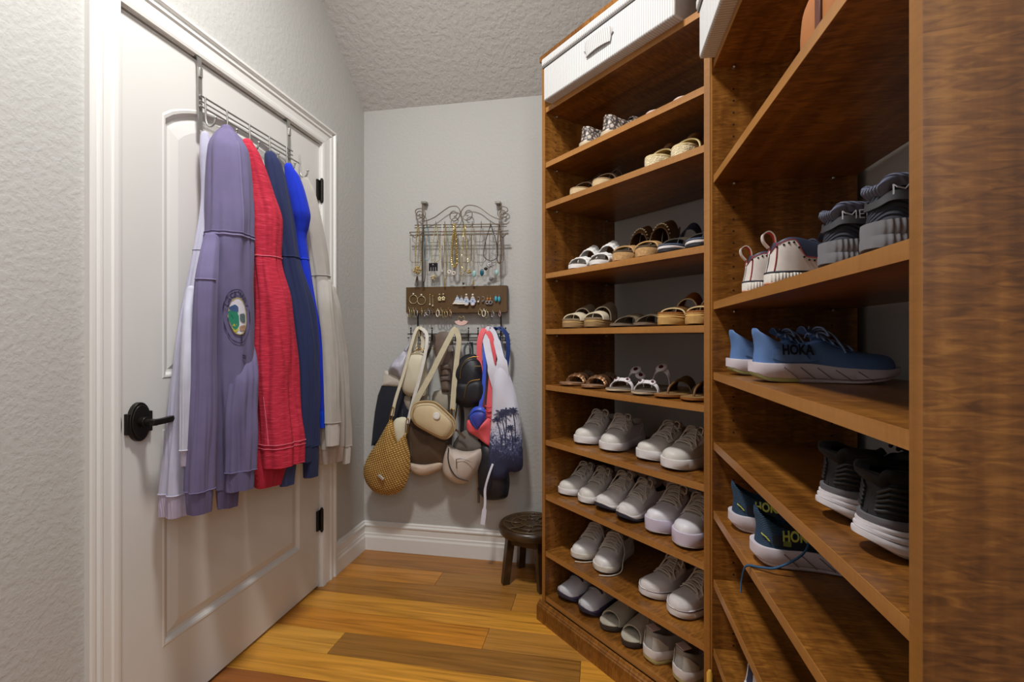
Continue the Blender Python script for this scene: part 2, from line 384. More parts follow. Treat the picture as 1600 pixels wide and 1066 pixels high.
# ------------------------------------------------------------------ shelving
class Bay:
    def __init__(s, O, rz): s.O = Vector((O[0], O[1], 0)); s.rz = rz; s.e = Vector((math.cos(rz), math.sin(rz), 0)); s.n = Vector((-math.sin(rz), math.cos(rz), 0))
    def w(s, u, v, z=0): p = s.O + s.e * u + s.n * v; return Vector((p.x, p.y, z))
    def u(s, px, v):
        """distance along the front for what is seen at this column, v behind the front"""
        r = ray(px, CY); d = s.n.x * s.O.x + s.n.y * s.O.y + v
        k = (d - s.n.x * CAM[0] - s.n.y * CAM[1]) / (s.n.x * r[0] + s.n.y * r[1])
        p = Vector((CAM[0] + k * r[0], CAM[1] + k * r[1], 0)) - s.O
        return p.dot(s.e)
BL = Bay((1.0294, 1.9256), -PI / 4); BR = Bay((1.5607, 1.394), -PI / 2)
LW, RW, LDP, RDP = .7500, .880, .40, .355
TH = .0205; PT = .0185
M_PIN = M('nickel_pin', srgb(190, 185, 175), .3, .9)
M_HOLE = M('peg_hole_dark', srgb(30, 16, 8), .9)
def cabinet(name, label, B, Wd, Dp, top, shelves, deck, thick):
    t = thing(name, label, 'shelving', (B.O.x, B.O.y, 0), B.rz)
    for a in (0, Wd - PT):
        p = MB().box(a, a + PT, .0012, Dp, .0, top).build('side_panel', M_WZ, t, smooth=False)
        MB().box(a, a + PT, 0, .0012, 0, top).build('lit_front_edge', M_EDGEZ_LIT, p, smooth=False)  # front strip in the painted lit tone
    tp = MB().box(-.004, Wd + (.004 if B is BR else -.002), -.010, Dp, top, top + .022).build('top_panel', M_WX, t, smooth=False)
    for z in shelves + [deck]:
        s = MB().box(PT, Wd - PT, .0052, Dp - .003, z, z + thick).build('shelf', M_WX, t, smooth=False, bevel=.0006)
        MB().box(PT, Wd - PT, .004, .0052, z, z + thick).build('lit_front_edge', M_EDGE, s, smooth=False)
        if z != deck:
            for a, sg in ((PT, 1), (Wd - PT, -1)):
                for v in (.055, Dp - .06):
                    MB().tube([(a, v, z - .006), (a + sg * .009, v, z - .006)], .0042, 8).ball((a + sg * .009, v, z - .006), .0045).build('shelf_pin', M_PIN, t)
    h = MB()
    for a, sg in ((PT, 1), (Wd - PT, -1)):
        for v in (.055, Dp - .06):
            z = .18
            while z < top - .1:
                if all(abs(z + thick / 2 - q) > .028 for q in shelves): h.tube([(a - sg * .0005, v, z), (a + sg * .0004, v, z)], .0026, 7)
                z += .032
    h.build('peg_holes', M_HOLE, t, kind='stuff')
    return t
LS = [2.048, 1.826, 1.661, 1.379, 1.155, .931, .708, .488, .260]; LDK = .078
RS = [1.874, 1.561, 1.217, 1.026, .836, .649, .462, .274]
ca = cabinet('shoe_cabinet', 'tall cherry wood shoe cabinet set diagonally across the corner, sandals and white sneakers', BL, LW, LDP, 2.255, LS, LDK, TH)
MB().box(.005, LW - .005, .012, .03, 0, LDK).build('toe_board', M_WX, ca, smooth=False)
# plinth moulding, proud of the front
pp = [(-.002, 0), (-.020, 0), (-.020, .060), (-.016, .063), (-.016, .067), (-.010, .070), (-.008, .076), (-.002, .078)]
MB().loft([[(-.010, v, z) for v, z in pp], [(LW, v, z) for v, z in pp]]).build('plinth', M_WX, ca, smooth=False)
cb = cabinet('shoe_cabinet', 'cherry wood shoe cabinet facing the door, running shoes on shelves, broad figured end panel', BR, RW, RDP, 2.255, RS, .078, TH)
MB().box(.005, RW - .005, .03, .045, 0, .078).build('toe_board', M_WX, cb, smooth=False)

# fabric storage boxes on the top shelves
M_CORD = corduroy()
def storage_box(label, B, u0, u1, v0, z0, h, depth):
    t = thing('storage_box', label, 'box', B.w((u0 + u1) / 2, v0, z0), B.rz, 'lidded white fabric boxes on the top shelves')
    w = (u1 - u0) / 2
    m = MB().box(-w, w, 0, depth, 0, h * .8); m.build('body', M_CORD, t, bevel=.006, auto=50)
    m = MB().box(-w - .006, w + .006, -.008, depth + .004, h * .80, h); m.build('lid', M_CORD, t, bevel=.008, auto=50)
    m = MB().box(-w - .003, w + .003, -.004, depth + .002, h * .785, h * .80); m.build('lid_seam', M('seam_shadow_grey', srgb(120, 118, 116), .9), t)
    m = MB().band(catmull([(-.060, -.002, h * .44), (-.054, -.008, h * .45), (-.035, -.012, h * .46), (0, -.013, h * .47), (.035, -.012, h * .46), (.054, -.008, h * .45), (.060, -.002, h * .44)], 4), .046, .004, (0, -.15, 1))
    m.build('handle', M_CORD, t)
    for sx in (-1, 1): MB().tube([(sx * .045, -.003, h * .36), (sx * .068, -.003, h * .47)], .0022, 6).build('stitch_slot', M('seam_shadow_grey'), t)
u0 = BL.u(849, -.035); u1 = BL.u(1054, -.035)
storage_box('long lidded white ribbed fabric box on top of the corner cabinet', BL, max(u0, PT + .004), u1, -.035, LS[0] + TH, .165, .36)
u0 = PT + .010
storage_box('lidded white ribbed fabric box on the top shelf of the side cabinet', BR, u0, u0 + .52, -.035, RS[0] + TH, .165, .36)
# leather case lying on the second shelf of the side cabinet
t = thing('leather_case', 'tan leather case with a dark strap on the second shelf of side cabinet', 'case', BR.w(BR.u(1330, .02), .02, RS[1] + TH + .003), BR.rz)
wcase = .17
ol = catmull([(-wcase, 0, .0), (-wcase, 0, .05), (-wcase + .03, 0, .085), (0, 0, .092), (wcase - .03, 0, .085), (wcase, 0, .05), (wcase, 0, .0)], 5)
m = MB().loft([[Vector((p.x * k, v, p.z * k)) for p in ol] for k, v in ((.93, 0), (.98, .004), (1, .012), (1, .25), (.96, .26))]); m.build('body', M('tan_leather', srgb(168, 104, 52), .5, bump=('noise', 160, .15)), t, auto=50)
for q in (-.09, .09): MB().box(q - .009, q + .009, -.004, .258, .004, .094).build('strap', M('dark_red_leather', srgb(92, 44, 24), .5), t, bevel=.002)

# ------------------------------------------------------------------ carved stool in the corner
st = thing('stool', 'low round dark wooden stool with a carved top beside the corner cabinet', 'stool', (.938, 2.235, 0))
M_STL = M('dark_carved_wood', srgb(62, 44, 26), .32, bump=('noise', 40, .2), var=.45, vscale=24)
M_STT = M('carved_top_wood', srgb(84, 66, 40), .3, bump=('noise', 45, .35), var=.5, vscale=30)
n = 40; ringp = lambda r, z: [(r * math.cos(2 * PI * k / n), r * math.sin(2 * PI * k / n), z) for k in range(n)]
m = MB().loft([ringp(.125, .222), ringp(.146, .226), ringp(.152, .240), ringp(.152, .254), ringp(.147, .264), ringp(.136, .269), ringp(.130, .265), ringp(.05, .264), ringp(.02, .266)])
sw = m.build('seat', M_STL, st, auto=60)
m = MB()
for k in range(8):
    a = k * PI / 4; m.tube(catmull([(.03 * math.cos(a), .03 * math.sin(a), .2655), (.075 * math.cos(a + .25), .075 * math.sin(a + .25), .268), (.122 * math.cos(a), .122 * math.sin(a), .2665)], 5), .0032, 6)
for r in (.045, .09, .126): m.tube([(r * math.cos(k * PI / 18), r * math.sin(k * PI / 18), .266) for k in range(36)], .0030, 6, closed=True)
m.build('carving', M_STT, st)
for k in range(4):
    a = PI / 4 + k * PI / 2 - .25; c, s = math.cos(a), math.sin(a)
    q = lambda r, z, h: [(r * c + (-s * i + c * j) * h, r * s + (c * i + s * j) * h, z) for i, j in ((-1, -1), (1, -1), (1, 1), (-1, 1))]
    MB().loft([q(.128, 0, .0165), q(.100, .235, .019)]).build('leg', M_STL, st, smooth=False, bevel=.002)
for k in range(4):
    a = PI / 4 + k * PI / 2 - .25; b = a + PI / 2; r = .112
    MB().tube([(r * math.cos(a), r * math.sin(a), .13), (r * math.cos(b), r * math.sin(b), .13)], .0001, 4).build('stretcher', M_STL, st) if False else MB().band([(r * math.cos(a), r * math.sin(a), .205), (r * math.cos(b), r * math.sin(b), .205)], .045, .014, (0, 0, 1)).build('apron', M_STL, st, smooth=False)
# ------------------------------------------------------------------ footwear
HWX = [0, .006, .02, .05, .1, .18, .3, .42, .55, .68, .78, .86, .92, .96, .985, 1]
HWY = [0, .22, .42, .60, .70, .75, .75, .78, .88, .98, 1.0, .93, .76, .55, .33, 0]
ST = [0, .004, .012, .026, .05, .08, .12, .17, .23, .29, .35, .40, .44, .48, .52, .57, .62, .67, .72, .77, .82, .87, .91, .94, .965, .985, .996, 1]
class Shoe:
    def __init__(s, side, L=.258, W=.094, zt=None, zb=None, h=None, n=None, flare=0.0, open_=(.03, .40), depth=.75, bend=.05):
        s.L, s.W, s.side = L, W, side
        s.hwf = curve(HWX, HWY); s.ztf = curve(*(zt or ([0, .5, 1], [.03, .028, .03]))); s.zbf = curve(*(zb or ([0, .06, .6, 1], [.003, 0, 0, .009])))
        s.hf = curve(*(h or ([0, .08, .22, .36, .46, .56, .68, .80, .90, .97, 1], [.064, .066, .056, .058, .074, .060, .045, .037, .032, .024, .004])))
        s.nf = curve(*(n or ([0, .4, .6, 1], [4.5, 3.6, 2.6, 2.3]))); s.flare = flare; s.op = open_; s.depth = depth; s.bend = bend
    def hw(s, t): return s.W / 2 * s.hwf(max(0, min(1, t)))
    def cx(s, t): return s.side * s.W * (-s.bend * math.sin(PI * max(0, t - .15) / .85) * 1.6 + s.bend * 1.5 * max(0, t - .6))
    def o(s, t): return sstep(s.op[0], s.op[0] + .04, t) * (1 - sstep(s.op[1], s.op[1] + .10, t))
    def pt(s, t, phi, off=0.0):
        w = s.hw(t) * .965 + off; h = s.hf(t) * lerp(.74, 1, sstep(-.004, .032, t)) + off; n = s.nf(t); c, sn = math.cos(phi), max(0, math.sin(phi))
        y = w * (1 if c > 0 else -1) * abs(c) ** (2 / n); z = h * sn ** (2 / n)
        k = z / .085; x = t * s.L
        if t < .3: x += (1 - t / .3) ** 2 * (.010 * k * (1 - k) * 2 + .004 * k - s.flare * k * k) - (off if t < .05 else 0)
        else: x -= .010 * max(0, k) * sstep(.4, .5, t) * (1 - sstep(.5, .75, t)) - (off if t > .97 else 0)
        return Vector((x, s.cx(t) + y, s.ztf(t) - .003 + z))
    def phi_z(s, t, f): return math.asin(min(1, f) ** (s.nf(t) / 2))
    def upper(s, root, mats, name='upper', sub=1):
        m = MB(); N = 26; p0 = math.radians(52); R = []
        for t in ST:
            r = []; o = s.o(t); a, b = s.pt(t, p0), s.pt(t, PI - p0)
            for i in range(N + 1):
                phi = PI * i / N; p = s.pt(t, phi)
                if p0 < phi < PI - p0 and o > 0:
                    q = (phi - p0) / (PI - 2 * p0); e = .5 - .5 * math.cos(PI * q)
                    d = Vector((lerp(a.x, b.x, .5), lerp(a.y, b.y, .06 + .88 * e), min(a.z, b.z) + .002 - s.depth * s.hf(t) * math.sin(PI * q) ** .45))
                    p = p.lerp(d, o)
                r.append(p)
            R.append(r)
        n = N + 1; vs = [p for r in R for p in r]
        for i in range(len(ST) - 1):
            for j in range(N):
                m.cur = 1 if (abs(j + .5 - N / 2) < N * .19 and s.o((ST[i] + ST[i + 1]) / 2) > .5) else 0
                m.f.append([i * n + j, i * n + j + 1, (i + 1) * n + j + 1, (i + 1) * n + j]); m.m.append(m.cur)
        m.v = [tuple(v) for v in vs]
        return m.build(name, mats, root, sub=sub)
    def patch(s, m, t0, t1, f0, f1, off, side=1, nu=10, nv=5, shape=None):
        """panel on the side of the upper; f0..f1 are angle fractions (0 sole .. 1 ridge)"""
        def fn(u, v):
            u = 1 - u if side > 0 else u; t = lerp(t0, t1, u); a, b = (shape(u) if shape else (f0, f1)); f = s.phi_z(t, lerp(a, b, v))
            return s.pt(t, f if side > 0 else PI - f, off)
        m.grid(fn, nu, nv, .0022)
    def sole(s, root, name, mat, f0, f1, wide=1.05, inset=.012, ribs=0, bev=.003, sub=0, wav=None, x0=0, x1=1):
        m = MB(); R = []; n = 420 if ribs > 100 else 44
        for i in range(n + 1):
            q = .5 - .5 * math.cos(PI * i / n); q = lerp(x0, x1, q); t = -inset + q * (1 + 2 * inset)
            zb, zt = s.zbf(q), s.ztf(q); a, b = lerp(zb, zt, f0 if not callable(f0) else f0(q)), lerp(zb, zt, f1 if not callable(f1) else f1(q))
            w = s.hw(q) * wide + .0006; c = s.cx(q); x = t * s.L; e = min(bev, (b - a) * .3)
            if ribs: w *= 1 + .020 * math.sin(q * ribs)
            k = min(1, w / .012)
            R.append([(x, c - w * .93, a), (x, c - w, a + e), (x, c - w, b - e), (x, c - w * .96, b), (x, c + w * .96, b), (x, c + w, b - e), (x, c + w, a + e), (x, c + w * .93, a)])
        m.loft(R); return m.build(name, mat, root, auto=50, sub=sub)
    def laces(s, root, mat, t0=.455, t1=.68, n=5, bow=True, r=.0029, loose=0, label=None):
        m = MB(); R_ = random.Random(int(s.side * 10 + n + t0 * 100))
        pl, ph = math.radians(52), math.radians(128); ts = [lerp(t0, t1, i / (n - 1)) for i in range(n)]
        for i, t in enumerate(ts):
            m.tube([s.pt(t, lerp(pl, ph, k / 6), .0050 + .0015 * math.sin(PI * k / 6)) for k in range(7)], r, 6)
            if i + 1 < n:
                for a, b in ((pl, ph), (ph, pl)):
                    m.tube([s.pt(lerp(t, ts[i + 1], k / 5), lerp(a, b, k / 5), .0055 + .003 * math.sin(PI * k / 5)) for k in range(6)], r, 6)
        if bow:
            c = s.pt(t0 - .01, PI / 2, .006)
            for sg in (-1, 1):
                w = R_.uniform(.8, 1.15)
                m.tube(catmull([c, c + Vector((.004, sg * .014, .012 * w)), c + Vector((.012, sg * .032 * w, .010)), c + Vector((.022, sg * .034 * w, -.006)), c + Vector((.016, sg * .018, .001)), c], 4), r, 6)
                m.tube(catmull([c, c + Vector((.012, sg * .012, .008)), c + Vector((.03, sg * .022, .0)), c + Vector((.045 * w, sg * .03, -.020)), c + Vector((.05, sg * .040, -.040))], 4), r * .9, 6)
            m.ball(c, .0055)
        return m.build('laces', mat, root)
    def tongue(s, root, mat, lift=.014, t0=.36, t1=.70, w=.46):
        def fn(u, v):
            t = lerp(t0, t1, u); p = s.pt(max(t, .46), PI / 2 + (v - .5) * 2 * w * 1.2, .0002)
            k = (1 - u)
            return Vector((p.x - max(0, .46 - t) * s.L * .8, p.y, p.z + lift * k * k - .006 * abs(v - .5) * 2 * k))
        MB().grid(fn, 14, 8, -.0018).build('tongue', mat, root)
    def eyestay(s, root, mat, t0=.42, t1=.70):
        for sd in (1, -1):
            m = MB(); s.patch(m, t0, t1, .66, .90, .0020, sd, 10, 4); m.build('eyestay', mat, root)
    def print_side(s, root, name, txt, t0, t1, f, hgt, mat, side, bold=.02, off=.0042):
        vs, fs = text_mesh(txt, 1.0, bold); xs = [v[0] for v in vs]; a, b = min(xs), max(xs); ys = [v[1] for v in vs]; ya, yb = min(ys), max(ys)
        out = []
        for v in vs:
            k = (v[0] - a) / (b - a); t = lerp(t0, t1, k); z = (f + ((v[1] - ya) / (yb - ya) - .5) * hgt) ; phi = s.phi_z(t, max(.01, z / s.hf(t)))
            out.append(s.pt(t, phi if side > 0 else PI - phi, off))
        MB().add(out, fs).build(name, mat, root, smooth=False)

WHT = lambda: M('white_leather', srgb(222, 219, 216), .42, var=.03, bump=('noise', 220, .12))
WHT2 = lambda: M('off_white_leather', srgb(208, 203, 196), .5, var=.04, bump=('noise', 200, .15))
CNV = lambda: M('white_canvas', srgb(214, 208, 206), .85, var=.04, bump=('noise', 420, .3))
RUB = lambda: M('white_rubber', srgb(226, 222, 222), .5, var=.02)
LACE = lambda: M('cream_lace', srgb(206, 200, 188), .85, var=.06)
DLIN = lambda: M('dark_lining', srgb(58, 54, 52), .9)
GLIN = lambda: M('grey_lining', srgb(150, 146, 142), .9)
BLK = lambda: M('black_rubber', srgb(24, 24, 27), .6)

def court(root, side, thick=.030, sole=None, upper=None, lace=None, extra=None, L=.258, W=.096, hmul=1.0, lining=None, bow=True, welt=None, n=5):
    sole = sole or RUB(); upper = upper or WHT(); lace = lace or LACE()
    H = [.064, .068, .057, .058, .074, .060, .043, .034, .030, .023, .005]
    s = Shoe(side, L, W, zt=([0, .5, 1], [thick + .004, thick, thick + .004]), zb=([0, .05, .62, 1], [.003, 0, 0, .010]), h=([0, .08, .22, .36, .46, .56, .68, .80, .90, .97, 1], [a * hmul for a in H]))
    s.sole(root, 'sole', sole, .10, 1, 1.06)
    s.sole(root, 'outsole', M('pale_outsole', srgb(190, 184, 176), .7), 0, .10, 1.03)
    if welt: s.sole(root, 'sole_stripe', welt, .86, .97, 1.075)
    s.upper(root, [upper, lining or GLIN()])
    s.eyestay(root, upper); s.tongue(root, M('shaded_tongue_grey', srgb(172, 167, 160), .9));  # tongue greyed to paint the shade between the laces
    s.laces(root, lace, n=n, bow=bow)
    for sd in (1, -1):
        m = MB(); s.patch(m, .03, .24, .06, .74, .001, sd, 8, 5, shape=lambda u: (.06, .72 - .35 * u * u)); m.build('heel_counter', upper, root)
    if extra: extra(s, root)
    return s
def runner(root, side, upper, over, mid, out, lace, L=.262, W=.091, wrap=True, heel=.040, toe=.026, tint=None, lining=None):
    s = Shoe(side, L, W, zt=([0, .3, .6, .9, 1], [heel + .006, heel - .002, toe + .006, toe, toe + .012]), zb=([0, .08, .6, .85, 1], [.010, 0, 0, .006, .020]))
    lip = (lambda q: .32 + .42 * sstep(.84, .96, q)) if wrap else .32
    s.sole(root, 'midsole', mid, lip, 1, 1.07)
    s.sole(root, 'outsole', out, 0, lip, 1.08 if wrap else 1.05)
    s.upper(root, [upper, lining or DLIN()]); s.eyestay(root, over); s.tongue(root, upper, lift=.018); s.laces(root, lace)
    for sd in (1, -1):
        m = MB(); s.patch(m, .02, .22, .05, .7, .001, sd, 8, 5, shape=lambda u: (.05, .72 - .4 * u)); m.build('heel_overlay', over, root)
        m = MB(); s.patch(m, .80, .985, .05, .5, .001, sd, 10, 4, shape=lambda u: (.04, .25 + .35 * u)); m.build('toe_overlay', over, root)
    return s
def collar(s, root, mat, tmax=.40, fat=.004):
    m = MB()
    def fn(u, v):
        a = lerp(-1, 1, u); t = .012 + (tmax - .012) * abs(a) ** 1.5; p0 = s.phi_z(t, .80); phi = lerp(p0, math.radians(58), v)
        return s.pt(t, phi if a > 0 else PI - phi, -.001 + fat * math.sin(PI * v) ** .6)
    m.grid(fn, 40, 7, -.003); m.build('padded_collar', mat, root)
def maxi(root, side, upper, mid, lace, accent, txt, txtmat, L=.266, W=.098, heel_tint=None):
    """thick rockered running shoe with a flared heel collar"""
    H = ([0, .05, .12, .22, .36, .46, .56, .68, .80, .90, .97, 1], [.080, .076, .062, .048, .049, .062, .054, .042, .036, .032, .023, .005])
    s = Shoe(side, L, W, zt=([0, .12, .35, .6, .85, 1], [.042, .040, .040, .032, .029, .034]), zb=([0, .1, .3, .65, .85, 1], [.016, .003, 0, 0, .007, .022]), h=H, flare=.016, open_=(.05, .40))
    s.sole(root, 'midsole', mid, .22, 1, 1.10, inset=.03)
    s.sole(root, 'outsole', mid, 0, .22, 1.02, inset=.012)
    if heel_tint: s.sole(root, 'heel_pad', heel_tint, .02, .24, 1.05, inset=.018, x1=.30)
    m = MB()
    for sd in (-1, 1):
        for q in (.18, .30, .42, .54, .68):
            m.tube([(s.L * (q + k * .10 / 5), s.cx(q) + sd * (s.hw(q + k * .02) * 1.10 + .0009), lerp(s.zbf(q), s.ztf(q), .82 - .6 * k / 5)) for k in range(6)], .0010, 5)
    m.build('sole_grooves', M('groove_grey', srgb(120, 112, 116), .8), root, kind='stuff')
    s.upper(root, [upper, DLIN()]); s.tongue(root, upper, lift=.02); s.laces(root, lace, r=.002)
    for sd in (1, -1):
        m = MB(); s.patch(m, .10, .44, .1, .5, .0007, sd, 10, 5, shape=lambda u: (.20 - .1 * math.sin(PI * u), .20 + .42 * math.sin(PI * min(1, u * 1.1 + .12)) ** .6 + .01)); m.build('side_panel', accent, root)
    if txt: s.print_side(root, 'lettering', txt, *txt_pos(side), .029, .020, txtmat, -1, bold=.035)
    return s
def txt_pos(side): return (.17, .40)

def sandal(root, side, L=.248, W=.085, toe=.014, heel=.016, sole=None, foot=None, straps=(), stripe=None, mid=None, arch=0, border=None):
    s = Shoe(side, L, W, zt=([0, .35, .65, 1], [heel, heel * .95 + arch, toe, toe + .003]), zb=([0, .1, .7, 1], [.001, 0, 0, .006]), bend=.04)
    if mid:
        s.sole(root, 'outsole', sole, 0, mid[0], 1.0); s.sole(root, 'midsole_stripe', mid[2], mid[0], mid[1], 1.015); s.sole(root, 'midsole', sole, mid[1], .9, 1.0)
    else: s.sole(root, 'sole', sole, 0, .82, 1.0)
    s.sole(root, 'footbed', foot, .82, 1.02, .985, bev=.001)
    for d in straps:
        strap(s, root, **d)
    return s
def strap(s, root, name='strap', t0=.6, t1=.6, w=.05, h=.05, mat=None, lean=.3, th=.003, braid=0, a0=0, a1=1, edge=None, skew=0):
    def fn(u, v):
        k = lerp(a0, a1, u); a = PI * k; t = lerp(t0, t1, k); q = v - .5
        tt = t + q * w / s.L
        y = s.cx(tt) + s.hw(min(.97, max(.03, tt))) * 1.01 * math.cos(a); z = s.ztf(tt) - .006 + h * max(0, math.sin(a)) ** .75 * (1 - lean * q * 2 * .5)
        x = tt * s.L - lean * .35 * h * math.sin(a)
        b = .0042 * abs(math.sin(u * PI * braid) * math.sin(v * PI * 3)) if braid else 0
        n = Vector((0, math.cos(a), math.sin(a)))
        return Vector((x, y, z)) + n * b
    nu, nv = (braid * 6 if braid else 16), (12 if braid else 4)
    o = MB().grid(fn, nu, nv, th).build(name, mat, root)
    if edge:
        m = MB()
        for v in (0, 1): m.tube([fn(i / 16, v) for i in range(17)], .0022, 5)
        m.build('strap_piping', edge, root)
    return o

WHERE_L = ('nearer the stool', 'nearer the partition')
WHERE_R = ('nearer the partition', 'nearer the end panel')
ROWS = {}
def settle():
    """move shoes sideways along their shelf until neighbours and cabinet sides clear each other"""
    for (br, z), row in ROWS.items():
        B, Wd = (BR, RW) if br else (BL, LW)
        row.sort(key=lambda q: q['u'])
        at = lambda q, k: q['u'] - (math.sin(q['rot']) * q['L'] * k)
        for q in row: q['u0'] = q['u']
        for _ in range(400):
            for a, b in zip(row, row[1:]):
                need = (a['r'] + b['l']) / math.cos((a['rot'] + b['rot']) / 2) + .0015
                dv = (b['v'] - a['v']) * math.tan(a['rot'])
                gap = min(at(b, 0) - at(a, 0) + dv, at(b, 1) - at(a, 1) + dv) - need
                if gap < 0: a['u'] += gap * .5; b['u'] -= gap * .5
            q = row[0]; lo = min(at(q, 0), at(q, 1)) - q['l'] / math.cos(q['rot']) - PT - .003
            if lo < 0: q['u'] -= lo
            q = row[-1]; hi = Wd - PT - .003 - max(at(q, 0), at(q, 1)) - q['r'] / math.cos(q['rot'])
            if hi < 0: q['u'] += hi
        for q in row: q['t'].location += B.e * (q['u'] - q['u0'])
def put(B, kind, cat, desc, z, spots, make, heel_out=False, L=.258, group=None):
    """spots: (column of the tip that faces out, distance behind the front, turn in degrees)"""
    for i, (px, v, rot) in enumerate(spots):
        u = B.u(px, v); p = B.w(u, v, z)
        base_rz = B.rz + (PI / 2 if heel_out else -PI / 2) + math.radians(rot)
        d = Vector((math.cos(base_rz), math.sin(base_rz), 0))
        loc = p if heel_out else p - d * L
        where = (WHERE_R if B is BR else WHERE_L)[i]
        t = thing(kind, f'{desc}, {where}', cat, loc, base_rz, group or desc)
        side = (1 if i == 0 else -1) if heel_out else (1 if i == 0 else -1)
        make(t, side if heel_out else -side)
        ys = [c[1] for o in t.children if 'lace' not in o.name for c in o.bound_box]
        lo, hi = -min(ys), max(ys)
        ROWS.setdefault((B is BR, round(z, 3)), []).append(dict(t=t, u=u, v=v, rot=math.radians(rot), L=L, l=hi if heel_out else lo, r=lo if heel_out else hi))
zt = lambda i: LS[i] + TH + .0003
zr = lambda i: RS[i] + TH + .0003
TAN, CORK = M('tan_suede', srgb(176, 138, 92), .8), M('cork', srgb(190, 150, 100), .85, bump=('noise', 140, .4), var=.3, vscale=140)
BRN, DBRN, COG = M('brown_leather', srgb(104, 70, 34), .55), M('dark_brown_leather', srgb(70, 50, 34), .6), M('cognac_leather', srgb(150, 92, 38), .5)
FOOT = M('tan_footbed', srgb(168, 138, 100), .7)

# ---- corner cabinet, from the top
def snake():
    if 'snakeskin' in MATS: return MATS['snakeskin']
    m, nt, bs = base('snakeskin'); v = nd(nt, 'ShaderNodeTexVoronoi', i_Scale=75.0); v.feature = 'DISTANCE_TO_EDGE'; nt.links.new(coords(nt, (1, 1, 1)), v.inputs['Vector'])
    n = nd(nt, 'ShaderNodeTexNoise', i_Scale=30.0); nt.links.new(coords(nt, (1, 1, 1)), n.inputs['Vector'])
    a = nd(nt, 'ShaderNodeMath', operation='MULTIPLY'); nt.links.new(v.outputs['Distance'], a.inputs[0]); nt.links.new(n.outputs[0], a.inputs[1])
    nt.links.new(ramp(nt, a.outputs[0], [(.03, srgb(44, 38, 38)), (.07, srgb(140, 126, 116)), (.2, srgb(206, 192, 180))]), bs.inputs['Base Color']); bs.inputs['Roughness'].default_value = .45
    MATS['snakeskin'] = m; return m
def loafer(r, sd):
    s = Shoe(sd, .25, .088, zt=([0, 1], [.016, .012]), h=([0, .08, .22, .36, .46, .56, .68, .80, .90, .97, 1], [.072, .07, .058, .055, .07, .068, .06, .05, .04, .03, .006]))
    s.sole(r, 'sole', M('tan_sole', srgb(190, 170, 140), .6), 0, 1, 1.03); s.upper(r, [snake(), FOOT])
    for q in (1, -1):
        m = MB(); s.patch(m, .44, .56, .3, 1.0, .001, q, 6, 8); m.build('vamp_strap', snake(), r)
put(BL, 'loafer', 'shoe', 'snakeskin print slip-on shoe, top shoe shelf', zt(1), [(914, .015, -22), (948, .015, -22)], loafer, heel_out=True, L=.25)
PALE = M('pale_pink_leather', srgb(206, 184, 172), .5)
def palesandal(r, sd):
    s = sandal(r, sd, toe=.012, heel=.014, sole=PALE, foot=PALE, straps=[dict(t0=.62, t1=.62, w=.022, h=.022, mat=PALE), dict(name='ankle_strap', t0=.2, t1=.2, w=.012, h=.05, mat=PALE)])
    m = MB()
    for k in range(7): m.ball((s.L * .62 - .004, s.hw(.62) * math.cos(PI * (k + 1) / 8), s.ztf(.62) + .018 * math.sin(PI * (k + 1) / 8)), .004, 6, 4)
    m.build('studs', M('pearl', srgb(226, 218, 206), .3), r, kind='stuff')
put(BL, 'sandal', 'sandal', 'pale pink studded sandal barely showing, top shoe shelf', zt(1), [(1000, .025, 5), (1058, .025, 5)], palesandal, L=.248)
WOV = M('woven_brown', srgb(92, 70, 48), .8, bump=('voronoi', 260, .7), var=.4, vscale=200)
LT = M('light_tan_sole', srgb(206, 180, 136), .75)
put(BL, 'sandal', 'sandal', 'brown woven sandal with pale sole, third shelf', zt(2), [(897, .02, 12), (933, .02, 12)],
    lambda r, sd: sandal(r, sd, toe=.026, heel=.030, sole=LT, foot=FOOT, straps=[dict(t0=.70, t1=.74, w=.035, h=.044, mat=WOV), dict(t0=.46, t1=.40, w=.035, h=.085, mat=WOV), dict(name='heel_strap', t0=.12, t1=.12, w=.012, h=.06, mat=DBRN)]), L=.248)
RAF = M('raffia', srgb(222, 206, 168), .85, bump=('voronoi', 240, .9), var=.25, vscale=180)
CRM = M('cream_trim', srgb(220, 200, 150), .7)
def knot(r, sd):
    s = sandal(r, sd, toe=.034, heel=.036, sole=RAF, foot=CRM, straps=[dict(t0=.62, t1=.62, w=.075, h=.048, mat=M('olive_tan', srgb(150, 122, 72), .7), edge=CRM)])
    m = MB(); c = Vector((s.L * .56, s.cx(.6), s.ztf(.6) + .052))
    m.tube([c + Vector((.016 * math.cos(a * PI / 8), .016 * math.sin(a * PI / 8) * .9, .004 * math.sin(a * PI / 4))) for a in range(16)], .009, 7, closed=True); m.build('wooden_ring', M('ring_wood', srgb(120, 82, 46), .5), r)
put(BL, 'espadrille', 'sandal', 'cream woven sole slide with wooden ring, third shelf', zt(2), [(1020, .02, 8), (1056, .02, 8)], knot, L=.248)

